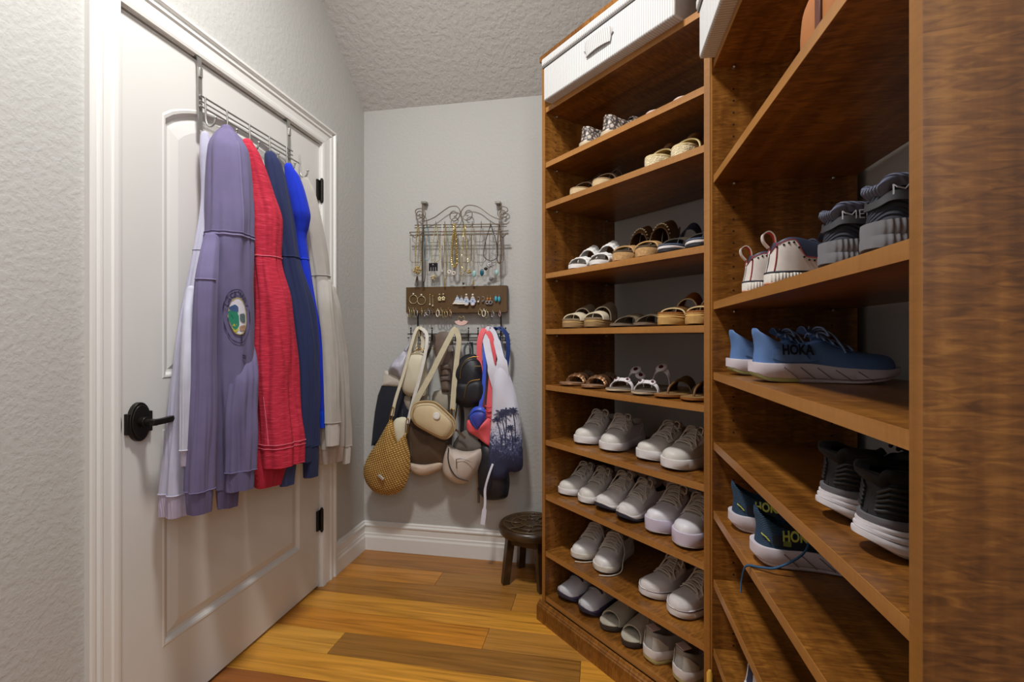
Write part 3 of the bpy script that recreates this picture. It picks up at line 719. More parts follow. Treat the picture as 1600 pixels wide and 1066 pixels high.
BRD = M('white_braid', srgb(226, 224, 220), .6, var=.05)
put(BL, 'slide', 'sandal', 'white braided two-band slide on the fourth shelf', zt(3), [(895, .02, 14), (929, .02, 14)],
    lambda r, sd: sandal(r, sd, toe=.022, heel=.026, sole=BRD, foot=M('brown_footbed', srgb(90, 74, 58), .7), straps=[dict(name='front_band', t0=.80, t1=.80, w=.036, h=.032, mat=BRD, braid=6), dict(name='back_band', t0=.55, t1=.55, w=.050, h=.080, mat=BRD, braid=7)]), L=.248)
def wedge(r, sd):
    s = sandal(r, sd, toe=.036, heel=.074, sole=CORK, foot=M('dark_footbed', srgb(84, 70, 50), .7), straps=[dict(name='toe_band', t0=.78, t1=.78, w=.045, h=.030, mat=TAN, edge=M('tan_piping', srgb(202, 160, 104), .7)), dict(name='ankle_band', t0=.30, t1=.30, w=.078, h=.080, mat=BRN, th=.004)])
    m = MB()
    for k in range(14):
        a = PI * (k + .7) / 14; q = .30 + .028 / s.L
        m.ball((q * s.L - .012 * math.sin(a) + .004, s.cx(q) + s.hw(q) * 1.05 * math.cos(a), s.ztf(q) - .004 + .080 * math.sin(a) ** .75 * .97), .0028, 5, 3, (1, 1.6, 1))
    m.build('stitching', M('cream_stitch', srgb(224, 206, 170), .7), r, kind='stuff')
    MB().grid(lambda u, v: Vector((.02 + .006 * math.sin(PI * v), s.hw(.12) * math.cos(PI * u) * .95, s.ztf(.1) + v * .062)) - Vector((.03 * math.sin(PI * u), 0, 0)), 10, 5, .003).build('heel_cup', BRN, r)
put(BL, 'wedge_sandal', 'sandal', 'cork wedge sandal with brown ankle band, fourth shelf', zt(3), [(972, .025, 14), (1010, .025, 14)], wedge, L=.248)
NAV = M('blue_black_print', srgb(36, 42, 60), .6, var=.9, vscale=90)
put(BL, 'sandal', 'sandal', 'black and white soled blue sandal, fourth shelf', zt(3), [(1055, .02, 10), (1082, .02, 10)],
    lambda r, sd: sandal(r, sd, toe=.026, heel=.034, sole=M('black_sole', srgb(38, 38, 44), .6), foot=M('blue_footbed', srgb(86, 100, 128), .7), mid=(.45, .75, RUB()), straps=[dict(t0=.66, t1=.7, w=.05, h=.036, mat=M('olive_strap', srgb(70, 62, 44), .7)), dict(name='back_strap', t0=.30, t1=.36, w=.04, h=.085, mat=NAV)]), L=.248)
PLT, PST = M('taupe_platform', srgb(150, 120, 78), .75), M('sand_stripe', srgb(204, 168, 108), .7)
IVT = M('ivory_piping', srgb(214, 200, 172), .7); TPE = M('taupe_band', srgb(134, 116, 92), .75)
put(BL, 'platform_slide', 'sandal', 'taupe platform slide with ivory edging, fifth shelf', zt(4), [(882, .02, 14), (920, .02, 14)],
    lambda r, sd: sandal(r, sd, toe=.036, heel=.038, sole=PLT, foot=TPE, mid=(.55, .68, PST), straps=[dict(name='front_band', t0=.78, t1=.78, w=.042, h=.030, mat=IVT, edge=IVT), dict(name='back_band', t0=.50, t1=.50, w=.058, h=.062, mat=TPE, edge=IVT)]), L=.25)
put(BL, 'sandal', 'sandal', 'flat taupe sandal with crossed straps, fifth shelf', zt(4), [(960, .02, 8), (997, .02, 6)],
    lambda r, sd: sandal(r, sd, toe=.013, heel=.014, sole=M('taupe_sole', srgb(120, 102, 84), .8), foot=DBRN, straps=[dict(t0=.72, t1=.46, w=.04, h=.036, mat=M('taupe_strap', srgb(112, 98, 76), .7)), dict(t0=.46, t1=.72, w=.04, h=.038, mat=M('taupe_strap'))]), L=.25)
put(BL, 'platform_sandal', 'sandal', 'tan platform sandal with cognac strap, fifth shelf', zt(4), [(1043, .02, 8), (1076, .02, 8)],
    lambda r, sd: sandal(r, sd, toe=.040, heel=.046, sole=M('tan_platform', srgb(190, 148, 84), .75), foot=COG, mid=(.58, .72, M('honey_stripe', srgb(228, 186, 112), .6)), straps=[dict(name='front_band', t0=.72, t1=.72, w=.05, h=.026, mat=BRN, edge=CRM), dict(name='back_band', t0=.34, t1=.40, w=.05, h=.066, mat=COG, edge=CRM)]), L=.25)
BRZ2 = M('bronze_metallic', srgb(170, 128, 92), .35, .6)
put(BL, 'sandal', 'sandal', 'flat bronze metallic sandal, sixth shelf', zt(5), [(880, .025, 8), (914, .025, 6)],
    lambda r, sd: sandal(r, sd, toe=.011, heel=.013, sole=BRZ2, foot=M('bronze_footbed', srgb(150, 116, 90), .6), straps=[dict(t0=.70, t1=.70, w=.016, h=.034, mat=BRZ2, braid=6), dict(t0=.56, t1=.64, w=.012, h=.036, mat=BRZ2), dict(t0=.40, t1=.46, w=.016, h=.040, mat=M('woven_brown'), braid=6)]), L=.246)
WSTR = M('white_patent', srgb(226, 220, 222), .35); STONE = M('dark_red_stone', srgb(84, 22, 28), .25)
def ringsandal(r, sd):
    s = sandal(r, sd, toe=.011, heel=.013, sole=M('sand_sole', srgb(200, 180, 148), .6), foot=M('ring_footbed', srgb(120, 106, 92), .7),
               straps=[dict(t0=.74, t1=.74, w=.011, h=.034, mat=WSTR), dict(name='ankle_strap', t0=.34, t1=.34, w=.010, h=.074 if sd > 0 else .06, mat=WSTR)])
    spots = [(.74, PI * .34, .034, .012), (.74, PI * .66, .034, .012), (.34, PI * .5, .074 if sd > 0 else .06, .021)]
    if sd < 0: spots.append((.36, PI * .28, .05, .019))
    for t, a, h, rad in spots:
        c = Vector((t * s.L - .004, s.cx(t) + s.hw(t) * math.cos(a), s.ztf(t) - .004 + h * math.sin(a) ** .75)); nrm = Vector((.55, .6 * math.cos(a), .75)).normalized()
        x = nrm.orthogonal().normalized(); y = nrm.cross(x)
        rg = lambda q, o: [c + nrm * o + x * q * math.cos(k * PI / 9) + y * q * math.sin(k * PI / 9) for k in range(18)]
        d = MB().loft([rg(rad * .95, 0), rg(rad, .002), rg(rad * .9, .0045), rg(rad * .3, .005)]).build('disc', WSTR, r)
        MB().loft([rg(rad * .42, .004), rg(rad * .36, .008), rg(rad * .1, .009)]).build('stone', STONE, d)
put(BL, 'sandal', 'sandal', 'white disc sandal with red stones, sixth shelf', zt(5), [(955, .02, 12), (996, .02, 10)], ringsandal, L=.246)
def thong(r, sd):
    s = sandal(r, sd, toe=.011, heel=.013, sole=COG, foot=M('thong_footbed', srgb(140, 104, 60), .6), straps=[dict(t0=.45, t1=.45, w=.055, h=.046, mat=M('olive_brown', srgb(84, 62, 26), .5))])
    m = MB().tube(catmull([(s.L * .84, s.cx(.84), s.ztf(.84) - .002), (s.L * .80, s.cx(.8), s.ztf(.8) + .02), (s.L * .66, s.cx(.66), s.ztf(.6) + .036), (s.L * .55, s.cx(.55), s.ztf(.5) + .040)], 4), .004, 7)
    m.build('toe_post', BRN, r)
put(BL, 'thong_sandal', 'sandal', 'brown leather thong sandal on the sixth shelf', zt(5), [(1038, .02, 10), (1070, .02, 8)], thong, L=.246)

put(BL, 'sneaker', 'shoe', 'plain white leather sneaker with white laces on the seventh shelf', zt(6), [(905, .05, 12), (947, .05, 14)], lambda r, sd: court(r, sd, upper=WHT2(), hmul=1.04))
put(BL, 'sneaker', 'shoe', 'chunky white sneaker with smooth toe on the seventh shelf', zt(6), [(1006, .06, -6), (1034, .035, -8)], lambda r, sd: court(r, sd, thick=.033, upper=WHT2(), W=.1, L=.262), L=.262)
put(BL, 'sneaker', 'shoe', 'slim white low sneaker on the eighth shelf', zt(7), [(875, .045, 0), (906, .045, 2)], lambda r, sd: court(r, sd, thick=.026, upper=WHT2(), L=.25, W=.09, lining=DLIN()), L=.25)
NVS = M('navy_rubber', srgb(40, 44, 58), .6)
put(BL, 'running_shoe', 'shoe', 'white mesh running shoe with navy outsole on the eighth shelf', zt(7), [(940, .045, 0), (972, .035, -3)], lambda r, sd: runner(r, sd, CNV(), WHT(), RUB(), NVS, LACE(), L=.255), L=.255)
LIL = M('lilac_rubber', srgb(206, 198, 218), .5, var=.02)
put(BL, 'sneaker', 'shoe', 'white platform sneaker with a lilac sole on the eighth shelf', zt(7), [(1013, .04, 5), (1046, .025, 4)], lambda r, sd: court(r, sd, thick=.045, sole=LIL, L=.262, W=.096, upper=M('cool_white_leather', srgb(222, 220, 226), .45, var=.03)), L=.262)
def trail(x0, y0, pts):
    return lambda s, r: MB().tube(catmull(pts(s), 5), .0018, 6).build('loose_lace', LACE(), r)
def lacy(s, r):
    sd = 1 if s.side < 0 else -1
    c = s.pt(.5, PI / 2, .004); g = -s.cx(0)
    pts = [c, c + Vector((.0, .02, .008)), s.pt(.55, PI * .12, .012), Vector((s.L * .68, s.cx(.7) + s.hw(.7) * 1.1 + .006, .03)), Vector((s.L * .80, s.cx(.8) + s.hw(.8) * 1.1 + .008, .004)), Vector((s.L * .98, s.cx(.9) + s.hw(.8) * .8, .003)), Vector((s.L * 1.06, .0, .003))]
    MB().tube(catmull(pts, 5), .002, 6).build('loose_lace', LACE(), r)
put(BL, 'sneaker', 'shoe', 'white leather sneaker with untied lace, ninth shelf', zt(8), [(902, .05, 18), (938, .05, 20)], lambda r, sd: court(r, sd, thick=.024, sole=M('cream_rubber', srgb(214, 206, 192), .6), L=.258, W=.094, bow=False, n=6, extra=lacy))
PUR = M('plum_line', srgb(66, 34, 60), .6)
def toecap(s, r):
    for q in (1, -1):
        m = MB(); s.patch(m, .88, .99, .02, .42, .0012, q, 8, 4); m.build('toe_seam', CNV(), r)
put(BL, 'sneaker', 'shoe', 'white canvas sneaker with dark-lined sole, ninth shelf', zt(8), [(1008, .055, -8), (1044, .04, -13)], lambda r, sd: court(r, sd, thick=.027, upper=CNV(), welt=PUR, L=.26, W=.098, hmul=.95, extra=toecap), L=.26)
ZD = LDK + TH + .0003
GRW = M('pale_grey_mesh', srgb(196, 196, 200), .8, bump=('noise', 400, .3), var=.05)
put(BL, 'running_shoe', 'shoe', 'pale grey running shoe with purple sole, lowest shelf', ZD, [(876, .03, 0), (908, .03, -2)], lambda r, sd: runner(r, sd, GRW, GRW, M('plum_midsole', srgb(72, 62, 88), .6), M('dark_plum', srgb(44, 40, 54), .6), M('navy_lace', srgb(40, 42, 60), .8), L=.255), L=.255)
BEI, FUR = M('beige_suede', srgb(168, 160, 142), .9), M('beige_shearling', srgb(190, 182, 164), .95, bump=('noise', 300, 1.0))
def buckle(r, sd):
    s = sandal(r, sd, toe=.024, heel=.028, sole=M('dark_sole', srgb(58, 50, 42), .7), foot=FUR, straps=[dict(name='vamp', t0=.66, t1=.66, w=.10, h=.052, mat=BEI, edge=FUR, lean=.9, th=.004)])
    b = strap(s, r, 'buckle_strap', .60, .60, .028, .058, BEI, .5, .004)
    c = Vector((s.L * .58, s.cx(.6) + s.hw(.6) * .6, s.ztf(.6) + .046))
    MB().tube([c + Vector((.012 * i, .002, .013 * j)) for i, j in ((-1, -1), (1, -1), (1, 1), (-1, 1))], .0022, 6, closed=True).build('buckle', M('beige_buckle', srgb(150, 140, 120), .5), r)
put(BL, 'buckle_slide', 'sandal', 'beige buckle slide with shearling, lowest shelf', ZD, [(953, .03, 0), (995, .025, -4)], buckle, L=.25)
def greyslip(r, sd):
    G1, G2 = M('grey_knit', srgb(150, 148, 144), .85, bump=('noise', 300, .3)), M('light_grey_suede', srgb(186, 182, 174), .8)
    s = runner(r, sd, G1, G2, RUB(), M('gum_rubber', srgb(180, 168, 110), .6), LACE(), L=.258, wrap=False, lining=GLIN())
    MB().grid(lambda u, v: Vector((.012 + .03 * v, (u - .5) * .036, s.ztf(.1) + .060 + .0 * v)), 4, 3, .002).build('size_tag', M('pink_tag', srgb(214, 190, 184), .8), r)
put(BL, 'running_shoe', 'shoe', 'grey sneaker turned heel outward, lowest shelf', ZD, [(1038, .03, -12), (1076, .03, -14)], greyslip, heel_out=True)

# ---- side cabinet
NVY = M('navy_leather', srgb(58, 66, 86), .38, var=.06); CRW = M('cream_wingtip', srgb(214, 206, 200), .5)
def brogue(r, sd):
    s = Shoe(sd, .27, .092, zt=([0, .5, 1], [.025, .023, .024]), h=([0, .05, .12, .22, .36, .46, .56, .68, .80, .90, .97, 1], [.062, .070, .078, .072, .060, .068, .060, .046, .037, .032, .024, .005]), depth=.7)
    s.sole(r, 'sole', M('white_ribbed_sole', srgb(228, 224, 216), .6, bump=('X', 60, .6)), .12, .84, 1.07, ribs=90); s.sole(r, 'outsole', M('coral_outsole', srgb(214, 150, 120), .7), 0, .12, 1.04); s.sole(r, 'sole_stripe', NVS, .84, 1.0, 1.045)
    s.upper(r, [NVY, M('navy_lining', srgb(36, 40, 56), .9)]); s.tongue(r, NVY); s.laces(r, M('navy_lace', srgb(34, 38, 54), .8))
    shp = lambda u: (.03, .74 if u < .22 else lerp(.74, .36, sstep(.22, .36, u)))
    for q in (1, -1):
        w = MB(); s.patch(w, .004, .60, 0, 0, .0006, q, 34, 8, shape=shp); w.build('wingtip', CRW, r)
    h = MB(); e = MB()
    for q in (1, -1):
        for k in range(17):
            u = .05 + k * .055; t = lerp(.004, .60, u); f = s.phi_z(t, shp(u)[1] - .07); p = s.pt(t, f if q > 0 else PI - f, .0030)
            h.ball(p, .0021, 7, 4)
        e.tube([s.pt(lerp(.004, .6, u / 40), s.phi_z(lerp(.004, .6, u / 40), shp(u / 40)[1]) if q > 0 else PI - s.phi_z(lerp(.004, .6, u / 40), shp(u / 40)[1]), .003) for u in range(41)], .0008, 5)
        e.tube([s.pt(.035, s.phi_z(.035, a / 8 * .74 + .04) if q > 0 else PI - s.phi_z(.035, a / 8 * .74 + .04), .003) for a in range(9)], .0010, 5)
    h.build('punched_holes', M('hole_black', srgb(22, 22, 28), .9), r, kind='stuff'); e.build('piping', M('red_stitch', srgb(176, 60, 66), .7), r)
    top = Vector((.004, s.cx(0), s.ztf(0) + .047))
    loop = catmull([top, top + Vector((-.009, 0, .012)), top + Vector((-.010, 0, .025)), top + Vector((.0, 0, .031)), top + Vector((.009, 0, .022)), top + Vector((.012, 0, .004))], 5)
    MB().band(loop, .014, .0022, (0, 1, 0)).build('pull_tab', CRW, r)
    MB().band([p + (top + Vector((.0, 0, .017)) - p) * .10 for p in loop], .0125, .0016, (0, 1, 0)).build('tab_lining', M('red_tab', srgb(204, 60, 40), .7), r)
put(BR, 'sneaker', 'shoe', 'white wingtip navy sneaker with red pull tab', zr(2), [(1162, .012, -4), (1197, .012, -4)], brogue, heel_out=True, L=.27)
DKM = M('charcoal_navy_mesh', srgb(29, 32, 44), .85, bump=('DIAGONAL', 95, 1.0), var=.1); GRS = M('ribbed_grey_rubber', srgb(116, 116, 122), .6)
def hike(r, sd):
    s = Shoe(sd, .285, .091, zt=([0, .3, .6, 1], [.030, .028, .026, .028]), zb=([0, .08, .6, 1], [.004, 0, 0, .012]), h=([0, .05, .12, .22, .36, .46, .56, .68, .80, .90, .97, 1], [.056, .057, .055, .048, .049, .064, .056, .043, .036, .032, .024, .005]), flare=.002)
    s.sole(r, 'outsole', GRS, 0, .52, 1.07, ribs=330, bev=.006); s.sole(r, 'midsole', GRS, .50, 1.12, 1.03, ribs=330, bev=.006)
    s.upper(r, [DKM, M('slate_lining', srgb(84, 88, 108), .9, bump=('DIAGONAL', 90, .8))]); s.tongue(r, DKM, .02); s.laces(r, M('black_lace', srgb(26, 26, 30), .8))
    BND = M('charcoal_band', srgb(56, 57, 62), .45)
    m = MB()
    def fn(u, v):
        a = lerp(-1, 1, u); t = .004 + .34 * abs(a) ** 1.6; f = lerp(.50, .70, v) * (1 - .22 * abs(a)); phi = s.phi_z(t, f)
        return s.pt(t, phi if a > 0 else PI - phi, .0008)
    m.grid(fn, 36, 4, -.0028); m.build('heel_band', BND, r)
    collar(s, r, M('slate_lining'), .42, .006)
    s.print_side(r, 'lettering', 'MERRELL', .035, .27, .0345, .0105, M('silver_print', srgb(168, 168, 172), .5), -1, bold=-.012, off=.0062)
put(BR, 'hiking_shoe', 'shoe', 'dark mesh shoe with ribbed grey sole, lettered band', zr(2), [(1288, .008, 4), (1354, .008, 4)], hike, heel_out=True, L=.285)
BLU = M('sky_blue_knit', srgb(84, 118, 170), .65, bump=('noise', 420, .25), var=.06)
MIDW = M('pale_lilac_foam', srgb(206, 198, 206), .6, var=.03)
put(BR, 'running_shoe', 'shoe', 'sky blue running shoe with thick pale sole and lettering', zr(3), [(1140, .022, 0), (1176, .022, 0)],
    lambda r, sd: maxi(r, sd, BLU, MIDW, M('ice_lace', srgb(120, 146, 188), .7), M('blue_panel', srgb(92, 126, 178), .5), 'HOKA', M('black_print', srgb(20, 22, 34), .5), heel_tint=M('lime_foam', srgb(170, 182, 120), .6)), heel_out=True, L=.272)
BLM = M('black_mesh', srgb(17, 17, 19), .7, bump=('noise', 300, .3)); WST = M('white_foam', srgb(222, 218, 222), .5)
def blackrun(r, sd):
    s = Shoe(sd, .275, .093, zt=([0, .12, .35, .6, .85, 1], [.050, .048, .045, .038, .032, .036]), zb=([0, .12, .3, .65, .85, 1], [.020, .004, 0, 0, .008, .022]), h=([0, .05, .12, .22, .36, .46, .56, .68, .80, .90, .97, 1], [.064, .066, .066, .056, .054, .072, .062, .047, .038, .033, .025, .005]), flare=-.004)
    s.sole(r, 'outsole', M('gum_grey', srgb(170, 160, 150), .7), 0, .14, 1.03); s.sole(r, 'midsole', WST, .12, .40, 1.12, inset=.035, bev=.005)
    s.sole(r, 'sole_ridge', WST, .40, .60, 1.09, inset=.026, bev=.005); s.sole(r, 'sole_ridge', WST, .60, .78, 1.06, inset=.018, bev=.005); s.sole(r, 'sole_stripe', M('grey_foam', srgb(104, 102, 108), .6), .78, 1.05, 1.04, inset=.012)
    s.upper(r, [BLM, BLK()]); s.tongue(r, BLM, .022); s.laces(r, M('black_lace', srgb(26, 26, 30), .8))
    m = MB()
    for k in range(5):
        f = .22 + .11 * k
        for q in (1, -1): m.tube([s.pt(.006 + .09 * i / 8, s.phi_z(.05, f) if q > 0 else PI - s.phi_z(.05, f), .001) for i in range(9)], .0026, 6)
    m.build('heel_ribs', M('dark_grey_rubber', srgb(30, 30, 32), .5), r, kind='stuff')
    collar(s, r, M('black_knit', srgb(12, 12, 14), .9), .40, .010)
    p = [s.pt(.20 + .05 * i / 5, PI - s.phi_z(.2, .78 - .10 * i / 5), .002) for i in range(6)]
    MB().tube(p, .0018, 6).build('reflective_mark', M('reflective', srgb(220, 220, 220), .3), r)
put(BR, 'running_shoe', 'shoe', 'black running shoe with ridged white sole', zr(4), [(1294, .05, 12), (1351, .045, 12)], blackrun, heel_out=True, L=.275)
TEAL = M('deep_teal_mesh', srgb(24, 62, 92), .7, bump=('Z', 90, .8), var=.2)
LIME = M('lime_print', srgb(196, 204, 96), .6)
cnt = [0]
def teal(r, sd):
    s = maxi(r, sd, TEAL, MIDW, M('teal_lace', srgb(36, 78, 112), .8), M('teal_panel', srgb(22, 34, 52), .6), 'HOKA', LIME)
    m = MB(); m.tube([s.pt(.03 + .05 * i / 5, PI - s.phi_z(.05, .35 - .12 * i / 5), .002) for i in range(6)], .0013, 6); m.build('lime_mark', LIME, r)
    m = MB(); s.patch(m, .175, .23, .22, .42, .002, -1, 4, 4); m.build('logo_patch', M('olive_patch', srgb(120, 136, 70), .6), r)
    if cnt[0]:
        b = s.pt(.46, PI / 2, .006)
        pts = [b, b + Vector((-.02, -.035, -.004)), Vector((s.L * .30, -s.W * .62, .052)), Vector((s.L * .12, -s.W * .66, .016)), Vector((.002, -.052, .006)), Vector((-.022, -.040, .0)), Vector((-.031, -.040, -.03)), Vector((-.033, -.050, -.052))]
        MB().band(catmull(pts, 6), .005, .0024, (.3, 1, .3)).build('loose_lace', M('teal_lace'), r)
    cnt[0] += 1
put(BR, 'running_shoe', 'shoe', 'deep teal running shoe with lime lettering', zr(5), [(1143, .022, -6), (1178, .022, -6)], teal, heel_out=True, L=.272)
settle()
def lastshoe(r, sd):
    s = runner(r, sd, M('navy_knit', srgb(34, 42, 72), .8), M('white_tab', srgb(214, 214, 220), .5), RUB(), RUB(), M('navy_lace'))
t0 = len(COL.objects)
u = BR.u(1166, .03); lp = BR.w(u, .03, zr(7))
t = thing('running_shoe', 'navy and white running shoe at the bottom edge, lowest side shelf', 'shoe', lp, 0); lastshoe(t, 1)
m = MB().tube([BR.w(PT + .018, -.008, .02), BR.w(PT + .014, -.008, .10), BR.w(PT + .010, -.008, .232), BR.w(PT + .010, -.008, .240)], .008, 10, rr=[.008, .008, .008, .004])
o = m.build('wooden_handle', M('yellow_wood', srgb(218, 170, 70), .5), None, off=tuple(BR.w(PT + .018, -.008, .0)))
tag(o, 'yellow wooden handle leaning on the lowest visible shelf of the side cabinet', 'handle')
from mathutils import noise
# ------------------------------------------------------------------ over-door rack and the garments on it
M_NIK = M('satin_nickel', srgb(176, 174, 170), .35, .8)
rk = thing('door_rack', 'satin nickel over-door rack with six hooks holding hoodies and sweatshirts', 'rack', (0, 1.31, 1.9))
OF = (0, 1.31, 1.9)
for yy in (1.305, 1.745):
    MB().band([(-.04, yy, DH - .003), (.008, yy, DH - .003), (.012, yy, DH - .01), (.014, yy, 1.97), (.016, yy, 1.80)], .016, .0025, (0, 1, 0)).build('strap', M_NIK, rk, OF, smooth=False)
    MB().box(.012, .020, yy - .006, yy + .006, 1.965, 1.995).build('clip', M_NIK, rk, OF, bevel=.001)
for z, r in ((1.905, .0032), (1.888, .0026), (1.872, .0032)):
    MB().tube([(.022, 1.297, z), (.022, 1.757, z)], r, 8).build('rail', M_NIK, rk, OF)
HOOKY = [1.315, 1.405, 1.51, 1.615, 1.715, 1.80]
MB().tube([(.022, 1.757, 1.872), (.022, 1.81, 1.872)], .003, 8).build('rail', M_NIK, rk, OF)
for yy in HOOKY:
    MB().tube(catmull([(.024, yy, 1.907), (.026, yy, 1.87), (.028, yy, 1.83), (.040, yy, 1.812), (.056, yy, 1.818), (.062, yy, 1.835)], 5), .003, 8).ball((.062, yy, 1.838), .005).build('hook', M_NIK, rk, OF)

def cloth(name, col, kind='noise', scale=420, st=.25, var=.06, rough=.9):
    return M(name, col, rough, bump=(kind, scale, st), var=var, vscale=26, sheen=.05)
class Drape:
    """a hanging tube of cloth: levels (row, left column, right column, distance from the door)"""
    def __init__(s, lv, amp=(.04, .14), n=5, ph=0, k=.85, drift=.8, seed=1, calm=None):
        s.calm = calm
        s.z, s.x, s.y, s.r, s.ax = [], [], [], [], []
        for py, a, b, x in lv:
            c = door_at((a + b) / 2, py, x); d = Vector((c.x - CAM[0], c.y - CAM[1], 0)); dep = -d.x * math.sin(YAW) + d.y * math.cos(YAW); d.normalize()
            t = 1 / (1 + (((a + b) / 2 - CX) / F) ** 2) ** .5
            s.z.append(-c.z); s.x.append(c.x); s.y.append(c.y); s.r.append((b - a) / 2 * dep / F * t); s.ax.append(math.atan2(d.y, d.x) - PI / 2)
        s.cx, s.cy, s.cr = curve(s.z, s.x), curve(s.z, s.y), curve(s.z, s.r); s.a = sum(s.ax) / len(s.ax); s.amp, s.n, s.ph, s.k, s.drift, s.seed = amp, n, ph, k, drift, seed
        s.z0, s.z1 = s.z[0], s.z[-1]
    def ring(s, z, N=110, grow=0.0, flat=0):
        q = (z - s.z0) / (s.z1 - s.z0); r = s.cr(z) + grow; am = lerp(s.amp[0], s.amp[1], q); out = []; flat = max(flat, s.calm(q) if s.calm else 0)
        for i in range(N):
            th = 2 * PI * i / N
            e = noise.noise(Vector((1.7 * math.cos(th), 1.7 * math.sin(th), z * 3.2 + s.seed * 7.3 + s.ph))); e2 = noise.noise(Vector((3.6 * math.cos(th), 3.6 * math.sin(th), z * 4.5 + s.seed * 3.1 + s.ph * 5)))
            f = 1 + (1.3 * e * (.09 + am) + 1.0 * e2 * (.06 + am)) * min(1, .25 + 3 * q) * (1 - flat) + am * .7 * (math.sin(s.n * th + s.ph + s.drift * q * 2) + .5 * math.sin((s.n * 2 - 1) * th + s.seed + 2.2 * q)) * (1 - flat) + .02 * math.sin(3 * th + 14 * q + s.seed) * (1 - flat) * min(1, q * 3)
            lx, ly = r * f * math.cos(th), r * f * s.k * math.sin(th)
            x = s.cx(z) + lx * math.cos(s.a) - ly * math.sin(s.a); y = s.cy(z) + lx * math.sin(s.a) + ly * math.cos(s.a)
            out.append(Vector((max(.006 + .004 * f, x), y, -z)))
        return out
    def build(s, name, mat, root, off, q0=0, q1=1, rows=40, grow=0, cap=True, round_top=False, hem=None, flat=0):
        R = []
        for i in range(rows + 1):
            q = lerp(q0, q1, i / rows); z = lerp(s.z0, s.z1, q); g = grow
            if round_top and i == 0: pass
            r = s.ring(z, grow=g, flat=flat)
            if hem:
                for j, p in enumerate(r): p.z += hem(j / len(r)) * sstep(.4, 1, i / rows)
            R.append(r)
        if round_top:
            c = sum(R[0], Vector()) / len(R[0]); top = []
            for kk, dz in ((.15, .016), (.45, .0145), (.75, .010), (.93, .004)): top.append([c + (p - c) * kk + Vector((0, 0, dz)) for p in R[0]])
            R = top + R
        if cap:   # turn the hem under and up inside
            c = sum(R[-1], Vector()) / len(R[-1])
            for kk, dz in ((.94, .001), (.9, .02), (.8, .05)): R.append([c + (p - c) * kk + Vector((0, 0, dz)) + Vector((0, 0, p.z - c.z)) * 0 + Vector((0, 0, 0)) for p in R[len(R) - 1 if False else -1]] if False else [Vector((c.x + (p.x - c.x) * kk, c.y + (p.y - c.y) * kk, p.z + dz)) for p in R[-1]])
        return MB().loft(R, cap=True).build(name, mat, root, off)
    def seam(s, name, mat, root, off, q, r=.0016, grow=.0015):
        MB().tube(s.ring(lerp(s.z0, s.z1, q), grow=grow), r, 5, closed=True).build(name, mat, root, off)

def garment(name, label, cat, hook):
    o = (.045, HOOKY[hook], 1.2); return thing(name, label, cat, o), o
def sleeve(root, o, lv, mat, cuffmat, name='sleeve', cuff=.07, **kw):
    d = Drape(lv, **kw); s = d.build(name, mat, root, o, 0, 1 - cuff, 30, cap=False, round_top=True)
    d.build('cuff', cuffmat, root, o, 1 - cuff, 1, 6, grow=-.003, flat=.5)
    d.seam('cuff_seam', mat, root, o, 1 - cuff, .0018, 0)
    return d

# pale lilac sweatshirt hanging behind
PL = cloth('pale_lilac_fleece', srgb(176, 174, 194)); PLR = cloth('pale_lilac_rib', srgb(172, 160, 180), 'Y', 160, .5)
g, o = garment('sweatshirt', 'pale lilac sweatshirt hanging behind the purple hoodie, nearest the door handle', 'sweatshirt', 0)
d = Drape([(213, 313, 328, .035), (232, 312, 332, .04), (300, 314, 338, .042), (400, 299, 332, .05), (520, 276, 322, .06), (660, 260, 318, .07), (770, 250, 317, .075), (803, 249, 316, .075)], amp=(.04, .10), n=4, ph=1.0, k=.62)
d.build('body', PL, g, o, 0, .945, 44, cap=False, round_top=True); d.build('hem_band', PLR, g, o, .945, 1, 5, grow=-.002); d.seam('seam', PL, g, o, .945, .0022, 0); d.seam('seam', PL, g, o, .32, .0018, .001)
sleeve(g, o, [(455, 290, 308, .075), (500, 285, 306, .10), (600, 280, 302, .12), (690, 279, 300, .12), (728, 280, 298, .12)], cloth('lilac_white', srgb(188, 188, 204)), PLR, cuff=.09, amp=(.03, .10), n=3)

# purple hoodie with a printed crest
LU = cloth('purple_fleece', srgb(104, 96, 132)); LR = cloth('purple_rib', srgb(98, 88, 124), 'Y', 150, .5); LS2 = cloth('purple_seam', srgb(122, 114, 150))
g, o = garment('hoodie', 'dusty purple hoodie with a round printed crest, second garment from the door handle', 'hoodie', 1)
d = Drape([(203, 343, 366, .075), (212, 334, 376, .08), (235, 324, 388, .09), (300, 321, 394, .10), (350, 319, 397, .105), (374, 318, 397, .105), (440, 318, 396, .105), (520, 325, 398, .105), (620, 330, 396, .105), (700, 334, 388, .10), (768, 337, 374, .095), (792, 338, 372, .095)], amp=(.04, .12), n=6, ph=2.2, k=.85, calm=lambda q: .75 * sstep(.28, .42, q) * (1 - sstep(.60, .72, q)))
QS = (1.0 * (d.ring(d.z0)[0].z - door_at(357, 372, .1).z)) / (d.z1 - d.z0)
d.build('hood', LU, g, o, 0, QS, 34, cap=False, round_top=True); d.build('body', LU, g, o, QS, .95, 50, cap=False); d.build('hem_band', LR, g, o, .95, 1, 5, grow=-.003)
d.seam('neck_seam', LS2, g, o, QS, .0034, .0005); d.seam('neck_seam', LU, g, o, QS - .008, .0022, .0005)
MB().tube([d.ring(lerp(d.z0, d.z1, .04 + .25 * i / 16))[92] for i in range(17)], .0018, 5).build('hood_seam', LS2, g, o)
